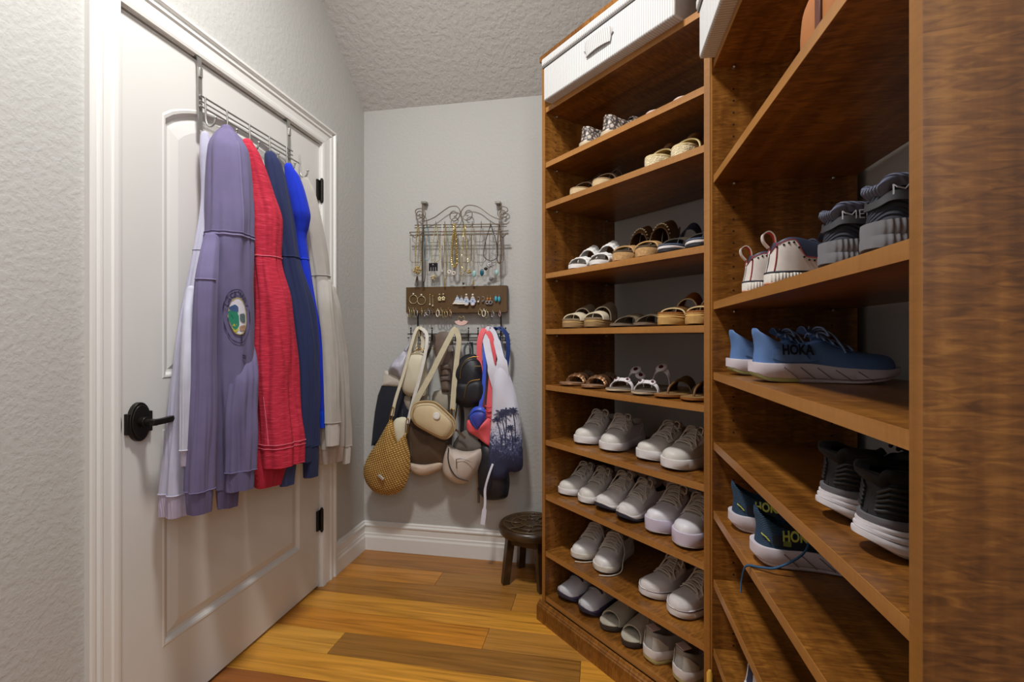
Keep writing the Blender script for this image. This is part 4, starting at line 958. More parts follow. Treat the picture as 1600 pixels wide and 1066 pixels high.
SLV = sleeve(g, o, [(372, 318, 344, .10), (400, 311, 342, .125), (440, 304, 340, .145), (520, 300, 337, .15), (640, 295, 337, .15), (765, 288, 335, .145), (801, 290, 333, .145)], LU, LR, cuff=.08, amp=(.03, .09), n=4, ph=.6)
sd = sleeve(g, o, [(535, 364, 396, .10), (560, 359, 402, .125), (600, 352, 404, .14), (650, 348, 402, .14), (725, 348, 400, .14), (764, 347, 399, .14)], LU, LR, cuff=.13, amp=(.04, .12), n=4, ph=2.6)
MB().tube(catmull([p for p in SLV.ring(-door_at(320, 437, .145).z, grow=.001)[61:101]], 2), .0022, 5).build('armhole_seam', LS2, g, o)
# crest print lies on the front of the body
def on_front(dr, py, pxm, u, lift=.003):
    """a point on the drape near the room side; u across -1..1"""
    z = -door_at(pxm, py, .12).z; r = dr.ring(z, 160)
    q = (u * .42 + 1.5 * PI / 1)  # toward the viewer side of the ellipse
    i = int(round((1.5 * PI + u) / (2 * PI) * 160)) % 160; p = r[i]; c = Vector((dr.cx(z), dr.cy(z), p.z)); n = (p - c).normalized()
    return p + n * lift
def crest(dr, py0, py1, u0, u1):
    def P(a, b, lift=.003): return on_front(dr, lerp(py0, py1, (1 - b) / 2), 372, lerp(u0, u1, (a + 1) / 2), lift)
    ink, cream = M('print_ink', srgb(44, 40, 66), .85), M('print_cream', srgb(212, 210, 220), .85)
    def ring(name, r0, r1, mat, lift, a0=0, a1=2 * PI, n=40):
        MB().grid(lambda u, v: P(lerp(r0, r1, v) * math.cos(lerp(a0, a1, u)), lerp(r0, r1, v) * math.sin(lerp(a0, a1, u)), lift), n, 3, .0004).build(name, mat, g, o)
    ring('print_ring', .95, .985, ink, .0034); ring('print_ring', .64, .68, M('print_gold', srgb(170, 156, 92), .85), .0036)
    ring('print_field', .0, .64, cream, .0030)
    def blob(name, col, pts, lift=.0042):
        c = Vector((sum(p[0] for p in pts) / len(pts), sum(p[1] for p in pts) / len(pts), 0)); pp = catmull([(a, b, 0) for a, b in pts], 4, True)
        n = len(pp); MB().grid(lambda u, v: P(lerp(c.x, pp[int(round(u * n)) % n].x, v), lerp(c.y, pp[int(round(u * n)) % n].y, v), lift), n, 3, .0003).build(name, M('print_' + col[0], srgb(*col[1:]), .85), g, o)
    blob('print_patch', ('green', 38, 128, 102), [(-.62, .16), (-.3, .2), (-.05, .1), (-.02, -.3), (-.25, -.5), (-.5, -.34), (-.64, -.1)])
    blob('print_patch', ('blue', 60, 86, 130), [(-.58, .3), (-.2, .42), (0, .3), (-.04, .18), (-.35, .16)])
    blob('print_patch', ('slate', 88, 104, 110), [(.06, .06), (.4, .1), (.5, -.02), (.46, -.2), (.1, -.18)])
    blob('print_patch', ('sand', 164, 132, 108), [(.02, -.36), (.4, -.32), (.52, -.42), (.36, -.52), (.04, -.52)])
    blob('print_patch', ('yellow', 190, 178, 60), [(-.42, -.3), (-.2, -.28), (-.1, -.5), (-.3, -.58), (-.44, -.46)])
    for i, ch in enumerate('LACKNADY'):
        a = math.radians(150 - i * 17.2); vs, fs = text_mesh(ch, .27, .006)
        out = [P(.80 * math.cos(a) + x * math.sin(a) + y * math.cos(a), .80 * math.sin(a) - x * math.cos(a) + y * math.sin(a), .0044) for x, y, _ in vs]
        MB().add(out, fs).build('lettering', ink, g, o, smooth=False)
    vs, fs = text_mesh('S', .34, .01); MB().add([P(x + .12, y - .79, .0044) for x, y, _ in vs], fs).build('lettering', ink, g, o, smooth=False)
    vs, fs = text_mesh('KEY', .2, .006); MB().add([P(x + .35, y - 1.5 - .1 * x, .0044) for x, y, _ in vs], fs).build('lettering', ink, g, o, smooth=False)
crest(d, 454, 537, -.30, .95)

# red, navy, royal blue, cream
def slub():
    m, nt, bs = base('red_slub_fleece'); n = nd(nt, 'ShaderNodeTexNoise', i_Scale=1.0, i_Detail=3.0); nt.links.new(coords(nt, (30, 30, 330)), n.inputs['Vector'])
    nt.links.new(ramp(nt, n.outputs[0], [(.3, srgb(160, 22, 46)), (.55, srgb(192, 36, 62)), (.75, srgb(214, 70, 90))]), bs.inputs['Base Color']); bs.inputs['Roughness'].default_value = .9; bs.inputs['Sheen Weight'].default_value = 0
    bumpit(nt, bs, n.outputs[0], .3, .002); return m
RD = slub(); RDR = cloth('red_rib', srgb(176, 26, 52), 'Y', 150, .5); PKS = M('pink_stitch', srgb(224, 120, 140), .8)
g, o = garment('sweatshirt', 'bright red slub sweatshirt between the purple hoodie and the navy one', 'sweatshirt', 2)
d = Drape([(224, 377, 396, .075), (240, 378, 406, .08), (300, 385, 428, .09), (345, 388, 441, .10), (375, 390, 439, .10), (404, 392, 437, .10), (470, 394, 453, .11), (560, 396, 465, .115), (640, 397, 472, .12), (690, 397, 477, .125), (724, 398, 476, .125)], amp=(.03, .09), n=5, ph=1.2)
QS = (-d.z0 - door_at(414, 402, .1).z) / (d.z1 - d.z0); QH = (-d.z0 - door_at(437, 688, .12).z) / (d.z1 - d.z0)
d.build('hood', RD, g, o, 0, QS, 30, cap=False, round_top=True); d.seam('neck_seam', PKS, g, o, QS, .0014, .0018)
slant = lambda u: .022 * math.cos(2 * PI * u)
d.build('body', RD, g, o, QS, QH, 40, cap=False); d.build('hem_band', RD, g, o, QH, 1, 6, grow=-.001)
d.seam('hem_stitch', PKS, g, o, QH, .0011, .0016); d.seam('hem_stitch', PKS, g, o, QH + .012, .0009, .0010)
zs = [lerp(d.z0, d.z1, QH - .05 * (3 - i) + .0) for i in range(4)]
MB().tube([d.ring(z)[72 + i] + Vector((.001, -.001, 0)) for i, z in enumerate(zs)], .001, 5).build('side_stitch', PKS, g, o)
d2 = Drape([(700, 392, 452, .09), (735, 390, 446, .09), (758, 394, 440, .09)], amp=(.05, .12), n=3, ph=.6); d2.build('back_hem', RDR, g, o, 0, 1, 10, round_top=True)

NB = cloth('navy_fleece', srgb(32, 42, 84)); NBR = cloth('navy_rib', srgb(28, 36, 76), 'Y', 150, .5)
g, o = garment('sweatshirt', 'dark navy sweatshirt between the red one and the royal blue one', 'sweatshirt', 3)
d = Drape([(243, 413, 432, .075), (255, 413, 440, .08), (310, 420, 452, .09), (360, 428, 462, .095), (402, 434, 468, .10), (480, 442, 488, .11), (560, 448, 497, .115), (640, 450, 498, .115), (700, 452, 497, .115), (720, 453, 496, .115)], amp=(.03, .09), n=5, ph=.8)
QS = (-d.z0 - door_at(451, 402, .1).z) / (d.z1 - d.z0)
d.build('hood', NB, g, o, 0, QS, 30, cap=False, round_top=True); d.seam('neck_seam', NB, g, o, QS, .0022, .001)
d.build('body', NB, g, o, QS, .945, 40, cap=False); d.build('hem_band', NBR, g, o, .945, 1, 6, grow=-.002)
sleeve(g, o, [(500, 460, 490, .115), (540, 462, 494, .13), (600, 466, 497, .135), (690, 470, 498, .135), (745, 472, 498, .135)], NB, NBR, cuff=.2, amp=(.03, .1), n=3)
d2 = Drape([(700, 440, 464, .05), (735, 437, 461, .05), (758, 436, 459, .05)], amp=(.04, .1), n=3); d2.build('back_hem', cloth('slate_blue_lining', srgb(74, 92, 150)), g, o, 0, 1, 10, round_top=True)

RB = cloth('royal_blue_fleece', srgb(10, 48, 200)); RBP = M('royal_blue_sheen', srgb(20, 74, 226), .35)
g, o = garment('sweatshirt', 'royal blue sweatshirt between the navy one and the cream cardigan', 'sweatshirt', 4)
d = Drape([(261, 444, 458, .085), (275, 445, 468, .09), (305, 451, 478, .10), (332, 457, 484, .105), (352, 462, 482, .10), (372, 464, 478, .09), (450, 472, 490, .095), (540, 482, 503, .10), (630, 488, 510, .105), (668, 491, 511, .105)], amp=(.03, .09), n=4, ph=.2)
QS = (-d.z0 - door_at(470, 362, .1).z) / (d.z1 - d.z0)
d.build('hood', RB, g, o, 0, QS, 26, cap=False, round_top=True)
d.build('body', RB, g, o, QS, .93, 36, cap=False); d.build('hem_band', RBP, g, o, .93, 1, 6, grow=.001); d.seam('seam', RBP, g, o, QS + .1, .0018, .001)

CW = M('cream_waffle_knit', srgb(206, 199, 190), .92, bump=('DIAGONAL', 110, 1.0), var=.05, sheen=.2); CWR = cloth('cream_rib', srgb(200, 192, 184), 'Z', 160, .6)
PKL = cloth('pinkish_lining', srgb(184, 168, 160))
g, o = garment('cardigan', 'cream ribbed knit cardigan on the last hook, partly over the door hinges', 'cardigan', 5)
d = Drape([(283, 470, 484, .07), (300, 472, 492, .08), (350, 478, 503, .095), (400, 485, 512, .10), (434, 489, 517, .105), (500, 494, 526, .11), (580, 497, 532, .115), (650, 498, 536, .115), (695, 498, 536, .11), (722, 499, 534, .105)], amp=(.04, .14), n=6, ph=.2)
QS = (-d.z0 - door_at(503, 432, .1).z) / (d.z1 - d.z0)
d.build('shoulder', CW, g, o, 0, QS, 26, cap=False, round_top=True); d.seam('shoulder_seam', CW, g, o, QS, .0022, .001)
d.build('body', CW, g, o, QS, .945, 40, cap=False); d.build('hem_band', PKL, g, o, .945, 1, 6, grow=-.002)
sleeve(g, o, [(440, 494, 518, .115), (480, 497, 521, .145), (550, 503, 528, .16), (620, 505, 530, .165), (668, 506, 531, .165), (696, 507, 530, .165)], CW, CWR, cuff=.14, amp=(.03, .09), n=3)
sleeve(g, o, [(450, 508, 524, .10), (490, 516, 534, .12), (560, 525, 543, .125), (640, 530, 547, .13), (700, 532, 549, .13), (724, 532, 548, .13)], CW, CWR, cuff=.10, amp=(.03, .09), n=3)
# ------------------------------------------------------------------ jewellery organiser on the back wall
M_ORG = M('antique_bronze_wire', srgb(122, 108, 92), .4, .5)
M_BOARD = M('brown_bronze_board', srgb(96, 72, 42), .5, .2, var=.15, vscale=20)
M_HK = M('black_iron', srgb(34, 32, 30), .45, .5)
W = wall_at
YO = 2.365
og = thing('jewellery_organiser', 'bronze wire scroll organiser with earring board and hook rail on back wall', 'organiser', (.52, YO, 1.33))
OG = (.52, YO, 1.33)
def wt(px, py, y=YO): return tuple(W(px, py, y))
def wire(name, pts, r=.0024, y=YO, closed=False, smooth=True, parent=None, mat=None, off=None):
    p = [wt(a, b, y) for a, b in pts]
    MB().tube(catmull(p, 5, closed) if smooth else p, r, 6, closed).build(name, mat or M_ORG, parent or og, off or OG)
def spiral(cx, cy, r0, r1, a0, turns, n=26): return [(cx + lerp(r0, r1, i / n) * math.cos(a0 + turns * 2 * PI * i / n), cy + lerp(r0, r1, i / n) * math.sin(a0 + turns * 2 * PI * i / n)) for i in range(n + 1)]
wire('scroll', [(657, 339), (650, 334), (650, 328), (658, 326), (664, 331), (664, 339), (659, 345), (666, 345), (680, 339), (695, 328), (704, 323), (714, 323), (719, 330), (718, 338), (712, 345), (706, 344), (703, 338), (705, 332), (710, 330), (714, 334), (712, 338), (709, 338)])
wire('scroll', [(786, 333), (793, 330), (792, 325), (785, 323), (779, 328), (778, 336), (784, 342), (778, 342), (765, 336), (750, 325), (738, 321), (728, 322), (721, 330), (722, 339), (728, 344), (735, 342), (738, 336), (736, 330), (731, 329), (727, 333), (729, 337), (732, 337)])
wire('scroll_loop', spiral(657, 336, 7.5, 1.5, 2.2, 1.3)); wire('scroll_loop', spiral(786, 333, 7.5, 1.5, .4, 1.3))
for x in (660, 783): wire('post', [(x, 318), (x, 452)], .0026, smooth=False)
for x, sg in ((660, 1), (783, -1)):
    c = Vector(wt(x + 4 * sg, 318, 2.385)); MB().box(c.x - .014, c.x + .014, 2.362, 2.3998, c.z - .006, c.z + .006).build('bracket', M('bracket_nickel', srgb(150, 146, 138), .35, .5), og, OG, bevel=.002)
wire('peg_rail', [(648, 352), (792, 350)], .0026, smooth=False); wire('peg_rail', [(648, 356), (792, 354)], .0026, smooth=False)
wire('bangle_rail', [(640, 363), (792, 361)], .0026, 2.33, smooth=False); wire('bangle_rail', [(640, 368), (794, 366)], .0026, 2.33, smooth=False)
for x in (640, 793): 
    MB().tube([wt(x, 364, 2.33), wt(x + (8 if x < 700 else -8), 372, 2.35), wt(x + (20 if x < 700 else -12), 364, YO)], .0022, 6).build('arm', M_ORG, og, OG)
PEGX = [653, 667, 681, 695, 709, 724, 738, 752, 766, 780]
for x in PEGX: MB().tube(catmull([wt(x, 346, YO), wt(x, 349, YO - .02), wt(x, 356, YO - .03), wt(x, 353, YO - .042), wt(x, 346, YO - .043)], 4), .0018, 6).build('peg', M_ORG, og, OG)
for a, b, y0, y1 in ((641, 659, 372, 410), (688, 710, 366, 410), (714, 736, 366, 410), (737, 759, 366, 410), (765, 787, 366, 410), (645, 660, 366, 380), (668, 686, 366, 379), (692, 708, 366, 379), (716, 734, 366, 378), (740, 756, 366, 378), (765, 782, 366, 378)):
    wire('hanging_loop', [(a, y0), (a, y1 - 3), (a + 3, y1), (b - 3, y1), (b, y1 - 3), (b, y0)], .0015, 2.335, smooth=False)
# earring board
a, b = Vector(wt(636, 451, 2.345)), Vector(wt(790, 487, 2.345))
bd = MB(); bd.box(a.x, b.x, 2.345, 2.352, b.z, a.z); bd.box(a.x, b.x, 2.3445, 2.39, a.z, a.z + .006); bd.box(b.x, b.x + .005, 2.345, 2.39, b.z, a.z + .006); bd.box(a.x - .005, a.x, 2.345, 2.39, b.z, a.z + .006); bd.box(a.x, b.x, 2.345, 2.39, b.z - .003, b.z)
bd.build('earring_board', M_BOARD, og, OG, smooth=False)
for x in (653, 783): wire('post', [(x, 487), (x, 526)], .0036, 2.372, smooth=False, mat=M_HK)
wire('hook_rail', [(637, 522), (796, 522)], .0032, 2.372, smooth=False, mat=M_HK); wire('hook_rail', [(637, 528), (796, 528)], .0032, 2.372, smooth=False, mat=M_HK)
HKX = [642, 657, 675, 712, 732, 747, 762, 782, 790]
for x in HKX: MB().tube(catmull([wt(x, 520, 2.369), wt(x, 530, 2.362), wt(x, 533, 2.34), wt(x, 526, 2.325), wt(x, 515, 2.318)], 5), .0028, 7).ball(wt(x, 513, 2.318), .0045).build('hook', M_HK, og, OG)

# necklaces
GLD, PGD, SIL = M('gold', srgb(188, 166, 108), .3, .5), M('pale_gold', srgb(206, 194, 152), .3, .45), M('silver', srgb(196, 196, 198), .25, .6)
PRL, TRQ, AQU = M('pearl', srgb(226, 218, 206), .3), M('turquoise', srgb(96, 158, 170), .4), M('aqua_stone', srgb(150, 190, 186), .25)
DBD, BLC, TEA = M('dark_beads', srgb(60, 46, 32), .4), M('black_cord', srgb(28, 26, 26), .8), M('teal_stone', srgb(16, 92, 112), .2)
GRN, BRC = M('sage_beads', srgb(170, 186, 160), .45), M('taupe_cord', srgb(116, 96, 78), .7)
def necklace(label, x, y0, y1, w, mat, style='chain', r=.0016, yy=None, pend=None):
    yy = yy or YO - .034; o = wt(x, y0, yy); g = thing('necklace', label, 'necklace', o)
    half = lambda s: [wt(x + s * w * math.sin(PI * min(1, q * 1.15) / 2 if q < .87 else PI / 2 * (1 - q) / .13) , lerp(y0, y1, q), yy) for q in [i / 12 for i in range(13)]]
    path = half(-1) + list(reversed(half(1)))[1:]
    P = catmull(path, 2)
    if style == 'bead':
        m = MB(); acc = 0
        for p, q in zip(P, P[1:]):
            d = (q - p).length; k = 0
            while acc < d: m.ball(p.lerp(q, acc / d), r, 6, 4); acc += r * 2.1
            acc -= d
        m.build('beads', mat, g, o, kind='stuff')
    elif style == 'twist':
        for ph in (0, PI): MB().tube([p + Vector((r * 1.3 * math.cos(i * 1.3 + ph), r * 1.3 * math.sin(i * 1.3 + ph), 0)) for i, p in enumerate(catmull(path, 4))], r, 5).build('strand', mat, g, o)
    else: MB().tube(P, r, 5).build('chain', mat, g, o)
    if pend: pend(g, o)
    return g
def drop(dx, py, rx, rz, mat, name='pendant', yy=None):
    def f(g, o): MB().ball(wt(dx, py, (yy or YO - .036)), 1.0, 12, 8, (rx, .006, rz)).build(name, mat, g, o)
    return f
def many(*fs):
    def f(g, o):
        for q in fs: q(g, o)
    return f
def cluster(px, py, rad, mat, n, name='cluster', r=.005):
    def f(g, o):
        R_ = random.Random(n + px); m = MB(); c = Vector(wt(px, py, YO - .038))
        for k in range(n):
            t = Vector((R_.gauss(0, 1), R_.gauss(0, .6), R_.gauss(0, 1))).normalized() * rad * R_.random() ** .4
            m.ball(c + Vector((t.x, t.y * .5, t.z)), r * R_.uniform(.6, 1.2), 6, 4)
        m.build(name, mat, g, o, kind='stuff')
    return f
def tassel(px, py, dy, mat, n=5, sp=1.6, name='tassel'):
    def f(g, o):
        m = MB()
        for k in range(n): m.tube([wt(px + (k - n / 2) * .3, py, YO - .036), wt(px + (k - n / 2) * sp, py + dy, YO - .036)], .0014, 5)
        m.build(name, mat, g, o, kind='stuff')
    return f
necklace('chunky gold bead necklace with a ball cluster and dark tassel, nearest the door wall', 653, 350, 420, 4, GLD, 'bead', .0042, pend=many(cluster(652, 423, .020, GLD, 60), tassel(652, 432, 15, DBD)))
necklace('long dark brown bead necklace beside the chunky gold cluster', 662, 352, 443, 2.5, DBD, 'bead', .003, yy=YO - .03, pend=tassel(662, 440, 9, M('tassel_dark', srgb(50, 44, 36), .8), 3))
necklace('turquoise multi-strand necklace on the second peg', 667, 350, 408, 4.5, TRQ, 'bead', .0018)
def comb(g, o):
    c = Vector(wt(677, 417, YO - .036)); m = MB(); m.box(c.x - .023, c.x + .023, c.y - .003, c.y + .003, c.z - .002, c.z + .019)
    for k in range(4): m.box(c.x - .023 + k * .0127, c.x - .015 + k * .0127, c.y - .003, c.y + .003, c.z - .022, c.z - .001)
    m.build('toothed_pendant', M('black_lacquer', srgb(22, 20, 28), .3), g, o, smooth=False); MB().ball(c + Vector((0, -.005, .01)), .003).build('stud', PRL, g, o)
necklace('pale sequin strand necklace with a black toothed pendant', 681, 350, 410, 6, M('sequin_gold', srgb(214, 206, 164), .25, .6), 'bead', .0036, yy=YO - .036, pend=many(comb, cluster(677, 434, .014, PGD, 20, 'charms', .004)))
necklace('white pearl string hanging low on the fourth peg', 691, 352, 425, 2.5, PRL, 'bead', .0033)
necklace('long thin gold chain with a bar end, fourth peg', 696, 350, 438, 2.8, GLD, 'chain', .0016, yy=YO - .04, pend=tassel(695, 434, 14, GLD, 3, 1))
def rings(g, o):
    for x, y in ((702, 425), (709, 427)): MB().tube([tuple(Vector(wt(x, y, YO - .04)) + Vector((.008 * math.cos(a * PI / 8), 0, .008 * math.sin(a * PI / 8)))) for a in range(16)], .0032, 6, closed=True).build('ring_charm', PRL, g, o)
necklace('sage green bead necklace with two white ring charms', 702, 352, 420, 2.6, GRN, 'bead', .0022, pend=rings)
necklace('thick braided gold chain necklace on the fifth peg', 710, 350, 418, 4, GLD, 'twist', .0034, yy=YO - .042)
necklace('long gold chain with small coin drop near the board middle', 722, 352, 440, 3.2, PGD, 'chain', .0014, pend=many(drop(724, 443, .006, .007, M('smoky_stone', srgb(70, 66, 66), .3)), cluster(721, 428, .012, PGD, 10, 'charms', .0035)))
necklace('doubled matte gold chain on the sixth peg', 726, 350, 424, 4.2, GLD, 'twist', .0016, yy=YO - .04)
necklace('gold leaf chain with a frosted aqua drop', 738, 350, 416, 4.5, PGD, 'bead', .002, pend=many(drop(741, 428, .011, .017, AQU), cluster(733, 424, .012, GLD, 22, 'leaf_charms', .004), tassel(740, 438, 8, GLD, 4, 1)))
necklace('silver chain with an oval teal pendant', 752, 350, 416, 3.5, SIL, 'chain', .0014, pend=drop(753, 426, .0105, .017, TEA))
def charm(g, o):
    f = many(cluster(766, 414, .016, SIL, 26, 'charms', .005), drop(759, 420, .010, .008, BLK(), 'black_stone'), drop(767, 436, .010, .010, M('grey_stone', srgb(110, 108, 110), .25), 'grey_stone')); f(g, o)
necklace('black cord necklace with silver charms and dark stones', 767, 351, 408, 11, BLC, 'chain', .0018, yy=YO - .05, pend=charm)
necklace('silver bead necklace with a pale aqua stone, second peg from the right post', 772, 353, 415, 4, SIL, 'bead', .0022, yy=YO - .042, pend=drop(776, 426, .0105, .014, AQU))
necklace('taupe cord strands on the last peg beside the right post', 780, 350, 412, 3.5, BRC, 'twist', .002)

# earrings pinned to the board
YE = 2.341
def hoop(label, px, py, r, mat, th=.0016, pearl=None, squash=1.0, grp=None, y=YE):
    c = Vector(wt(px, py, y)); g = thing('earring', label, 'earring', c, group=grp)
    MB().tube([(r * squash * math.cos(a * PI / 12), -r * (1 - squash) * math.cos(a * PI / 12), r * math.sin(a * PI / 12)) for a in range(24)], th, 6, closed=True).build('hoop', mat, g)
    MB().ball((0, -.001, r + .006), .0055 if pearl else .0024, 8, 6).build('post', pearl or mat, g)
def dangle(label, px, py, build, grp=None, y=YE):
    c = Vector(wt(px, py, y)); g = thing('earring', label, 'earring', c, group=grp); build(g)
hoop('large thin gold hoop earring with pearl stud, at the end of the board', 646, 468, .022, PGD, pearl=PRL); hoop('large thin gold hoop earring with pearl stud, second from the end', 658.5, 469.5, .022, PGD, pearl=PRL)
def bar(g):
    MB().tube([(0, -.002, .022), (0, -.002, -.024)], .0014, 6).build('bar', PGD, g); MB().ball((0, -.003, .024), .004).build('stud', GLD, g); MB().ball((0, -.003, -.026), .0045).build('bead', PRL, g)
dangle('slim gold bar drop earring beside the hoops', 672, 468, bar); dangle('slim gold bar drop earring hanging a little lower, beside its twin', 676.5, 470, bar)
def flower(g):
    MB().ball((0, -.003, .018), .005).build('stud', PGD, g); m = MB()
    for k in range(5): m.ball((.006 * math.cos(k * 1.257 + .3), -.003, .008 * math.sin(k * 1.257 + .3) - .004), .0055, 7, 5, (1, .5, 1))
    m.build('petals', PGD, g, kind='stuff')
dangle('gold flower drop earring, the one nearer the hoops', 687, 466, flower); dangle('gold flower drop earring, the one nearer the white fans', 693, 465.5, flower)
BDW = M('white_seed_beads', srgb(214, 218, 226), .4, bump=('voronoi', 500, .8)); BDB = M('blue_white_beads', srgb(196, 208, 230), .4, bump=('voronoi', 420, .9), var=.2, vscale=260)
def fan(g, s=1.0):
    for k, (w0, w1, z0, z1, mt) in enumerate(((.004, .012, .014, -.002, BDB), (.010, .020, -.002, -.014, BDW), (.018, .027, -.014, -.024, M('cream_beads', srgb(224, 218, 206), .4)))):
        MB().loft([[(-w0 * s, -.002 - .001 * k, z0 * s), (w0 * s, -.002 - .001 * k, z0 * s), (w0 * s, -.006, z0 * s), (-w0 * s, -.006, z0 * s)], [(-w1 * s, -.002, z1 * s), (w1 * s, -.002, z1 * s), (w1 * s, -.007, z1 * s), (-w1 * s, -.007, z1 * s)]]).build('beaded_tier', mt, g, smooth=False, bevel=.001)
    MB().ball((0, -.003, .018), .0035).build('stud', SIL, g)
dangle('tiered white beaded fan earring in the middle of the board', 715, 468, fan); dangle('tiered white beaded fan earring overlapping its twin, mid board', 721.5, 469, lambda g: fan(g, .92), y=YE - .008)
def blossom(g):
    MB().ball((0, -.004, .026), .0062).build('pearl_stud', PRL, g); MB().ball((0, -.004, .013), 1, 10, 6, (.010, .005, .0045)).build('pearl_bar', PRL, g)
    m = MB()
    for k in range(6): m.ball((.009 * math.cos(k * 1.047), -.004, -.008 + .011 * math.sin(k * 1.047)), .0085, 8, 5, (1, .4, 1))
    m.build('petals', BDB, g, kind='stuff'); MB().ball((0, -.006, -.024), 1, 8, 6, (.010, .004, .006)).build('shell_tip', M('blush_shell', srgb(222, 204, 198), .4), g)
dangle('pale blue blossom earring on two pearls, nearer the white fans', 729, 469, blossom, y=YE - .004); dangle('pale blue blossom earring on two pearls, nearer the silver drops', 739, 469, blossom, y=YE - .002)
def sdrop(g, mt=PRL):
    MB().tube([(.008 * math.sin(a * PI / 10), -.002, .010 - .010 * math.cos(a * PI / 10) - .008) for a in range(13)], .0013, 5).build('hook', SIL, g); MB().ball((0, -.003, -.012), .006).build('drop', mt, g)
dangle('small silver crescent earring with pearl drop beside the blossoms', 747.5, 468, sdrop); dangle('small silver crescent earring with grey drop, next to the orange beads', 754.5, 467.5, lambda g: sdrop(g, M('grey_stone')))
def orange(g):
    MB().tube([(0, -.002, .022), (0, -.002, .006)], .001, 5).build('wire', GLD, g); MB().ball((0, -.003, .002), 1, 8, 6, (.005, .004, .008)).build('bead', M('orange_bead', srgb(190, 122, 60), .4), g)
    m = MB()
    for k in range(9): m.ball((.009 * math.cos(k * .7), -.003, -.016 + .008 * math.sin(k * .7)), .004, 6, 4)
    m.build('grey_beads', M('grey_crystal', srgb(150, 148, 150), .2, .3), g, kind='stuff')
dangle('orange bead earring with a grey crystal cluster, nearer the silver drops', 762, 468, orange); dangle('orange bead earring with a grey crystal cluster, nearer the turquoise pair', 766.5, 468, orange)
def turq(g):
    MB().tube([(0, -.002, .02), (0, -.002, .008)], .001, 5).build('wire', SIL, g); MB().ball((0, -.004, -.004), 1, 10, 7, (.007, .005, .014)).build('stone', M('bright_turquoise', srgb(64, 170, 196), .3), g)
dangle('bright turquoise drop earring at the end of the board', 775, 466, turq); dangle('bright turquoise drop earring overlapping its twin', 780, 466.5, turq, y=YE - .004)
# hoops along the lower edge of the board
R_ = random.Random(3)
low = [(638.5, .021, PGD, 'green gold'), (642, .022, M('sage_gold', srgb(170, 172, 130), .3, .8), 'sage gold'), (645.5, .020, PGD, 'pale gold'), (650, .019, SIL, 'silver'), (659, .014, PGD, 'small gold'), (664, .013, SIL, 'small silver'), (669, .014, SIL, 'thin silver'), (673, .015, M('grey_stone'), 'grey enamel'),
       (684, .017, M('ivory_hoop', srgb(230, 222, 204), .4), 'thick ivory'), (689, .016, PGD, 'pale gold'), (693, .016, GLD, 'bright gold'), (697, .015, PGD, 'thin gold'), (701, .014, M('rose_gold', srgb(206, 150, 120), .3, .8), 'rose gold'), (704, .013, PGD, 'tiny gold'),
       (750, .014, PGD, 'round gold'), (756, .016, M('ivory_hoop'), 'ivory'), (760, .017, PGD, 'tall gold'), (770, .014, SIL, 'open silver'), (781, .011, M('pink_beads', srgb(206, 170, 170), .4), 'pink bead')]
for i, (x, r, mt, nm) in enumerate(low):
    sect = 'below the big hoops' if x < 655 else 'below the bar drops' if x < 680 else 'in the cluster below the flowers' if x < 710 else 'on the lower edge below the silver drops' if x < 765 else 'on the lower edge below the turquoise pair'
    hoop(f'{nm} hoop earring hanging {sect}' + (', beside the silver one' if i == 2 else ', at the end' if i == 0 else ''), x, 490 + R_.uniform(-2, 2), r, mt, .0026 if 'thick' in nm or 'ivory' in nm else .0017, squash=R_.uniform(.35, .75) if r < .02 else .5)
def pinkfan(g):
    n = 7
    for k in range(n):
        a0, a1 = math.radians(200 + 140 * k / n), math.radians(200 + 140 * (k + 1) / n)
        MB().loft([[(.012 * math.cos(a0), 0, .012 * math.sin(a0)), (.012 * math.cos(a1), 0, .012 * math.sin(a1)), (.012 * math.cos(a1), -.004, .012 * math.sin(a1)), (.012 * math.cos(a0), -.004, .012 * math.sin(a0))],
                   [(.040 * math.cos(a0), 0, .034 * math.sin(a0)), (.040 * math.cos(a1), 0, .034 * math.sin(a1)), (.038 * math.cos(a1), -.005, .032 * math.sin(a1)), (.038 * math.cos(a0), -.005, .032 * math.sin(a0))]]).build('fan_blade', M('blush_fabric', srgb(224, 188, 178), .6), g)
    MB().tube(catmull([(-.018, -.002, -.004), (-.012, -.002, .016), (0, -.002, .006), (.012, -.002, .016), (.018, -.002, -.004)], 4), .0016, 6).build('wire', GLD, g)
dangle('blush pink fan shaped earring hanging below the board', 721, 499, pinkfan)

# ------------------------------------------------------------------ bags on the hook rail
def outline(pts, y, k=5, sharp=False):
    P = [Vector(W(a, b, y)) for a, b in pts]
    return P if sharp else catmull(P, k, True)
def pillow(pts, y, th, back=.3, rings=7, k=5, sharp=False, pw=.55, wob=0, seed=1):
    """puffed body from an outline seen on the wall; front bulges by th"""
    P = outline(pts, y, k, sharp); c = sum(P, Vector()) / len(P); R = []
    if sharp:
        Q = []
        for a, b in zip(P, P[1:] + P[:1]): Q += [a.lerp(b, i / 6) for i in range(6)]
        P = Q
    def ringat(s, d): return [c + (p - c) * s + Vector((0, d + (wob * noise.noise(Vector(((p.x - c.x) * s * 14, (p.z - c.z) * s * 14, seed))) * (1 - s) ** .3 * (1 if d < 0 else 0)), 0)) for p in P]
    for i in range(rings + 1):
        s = .04 + .96 * i / rings; R.append(ringat(s, th * back * (1 - s * s) ** pw))
    for i in range(rings - 1, -1, -1):
        s = .04 + .96 * i / rings; R.append(ringat(s, -th * (1 - s * s) ** pw))
    return MB().loft(R)
def ribbon(pts, w, t=.003, side=(1, 0, 0), k=5):
    """pts: (column, row, y)"""
    return MB().band(catmull([W(a, b, c) for a, b, c in pts], k), w, t, side)
def bag(name, label, cat, px, py, y):
    o = tuple(W(px, py, y)); return thing(name, label, cat, o), o
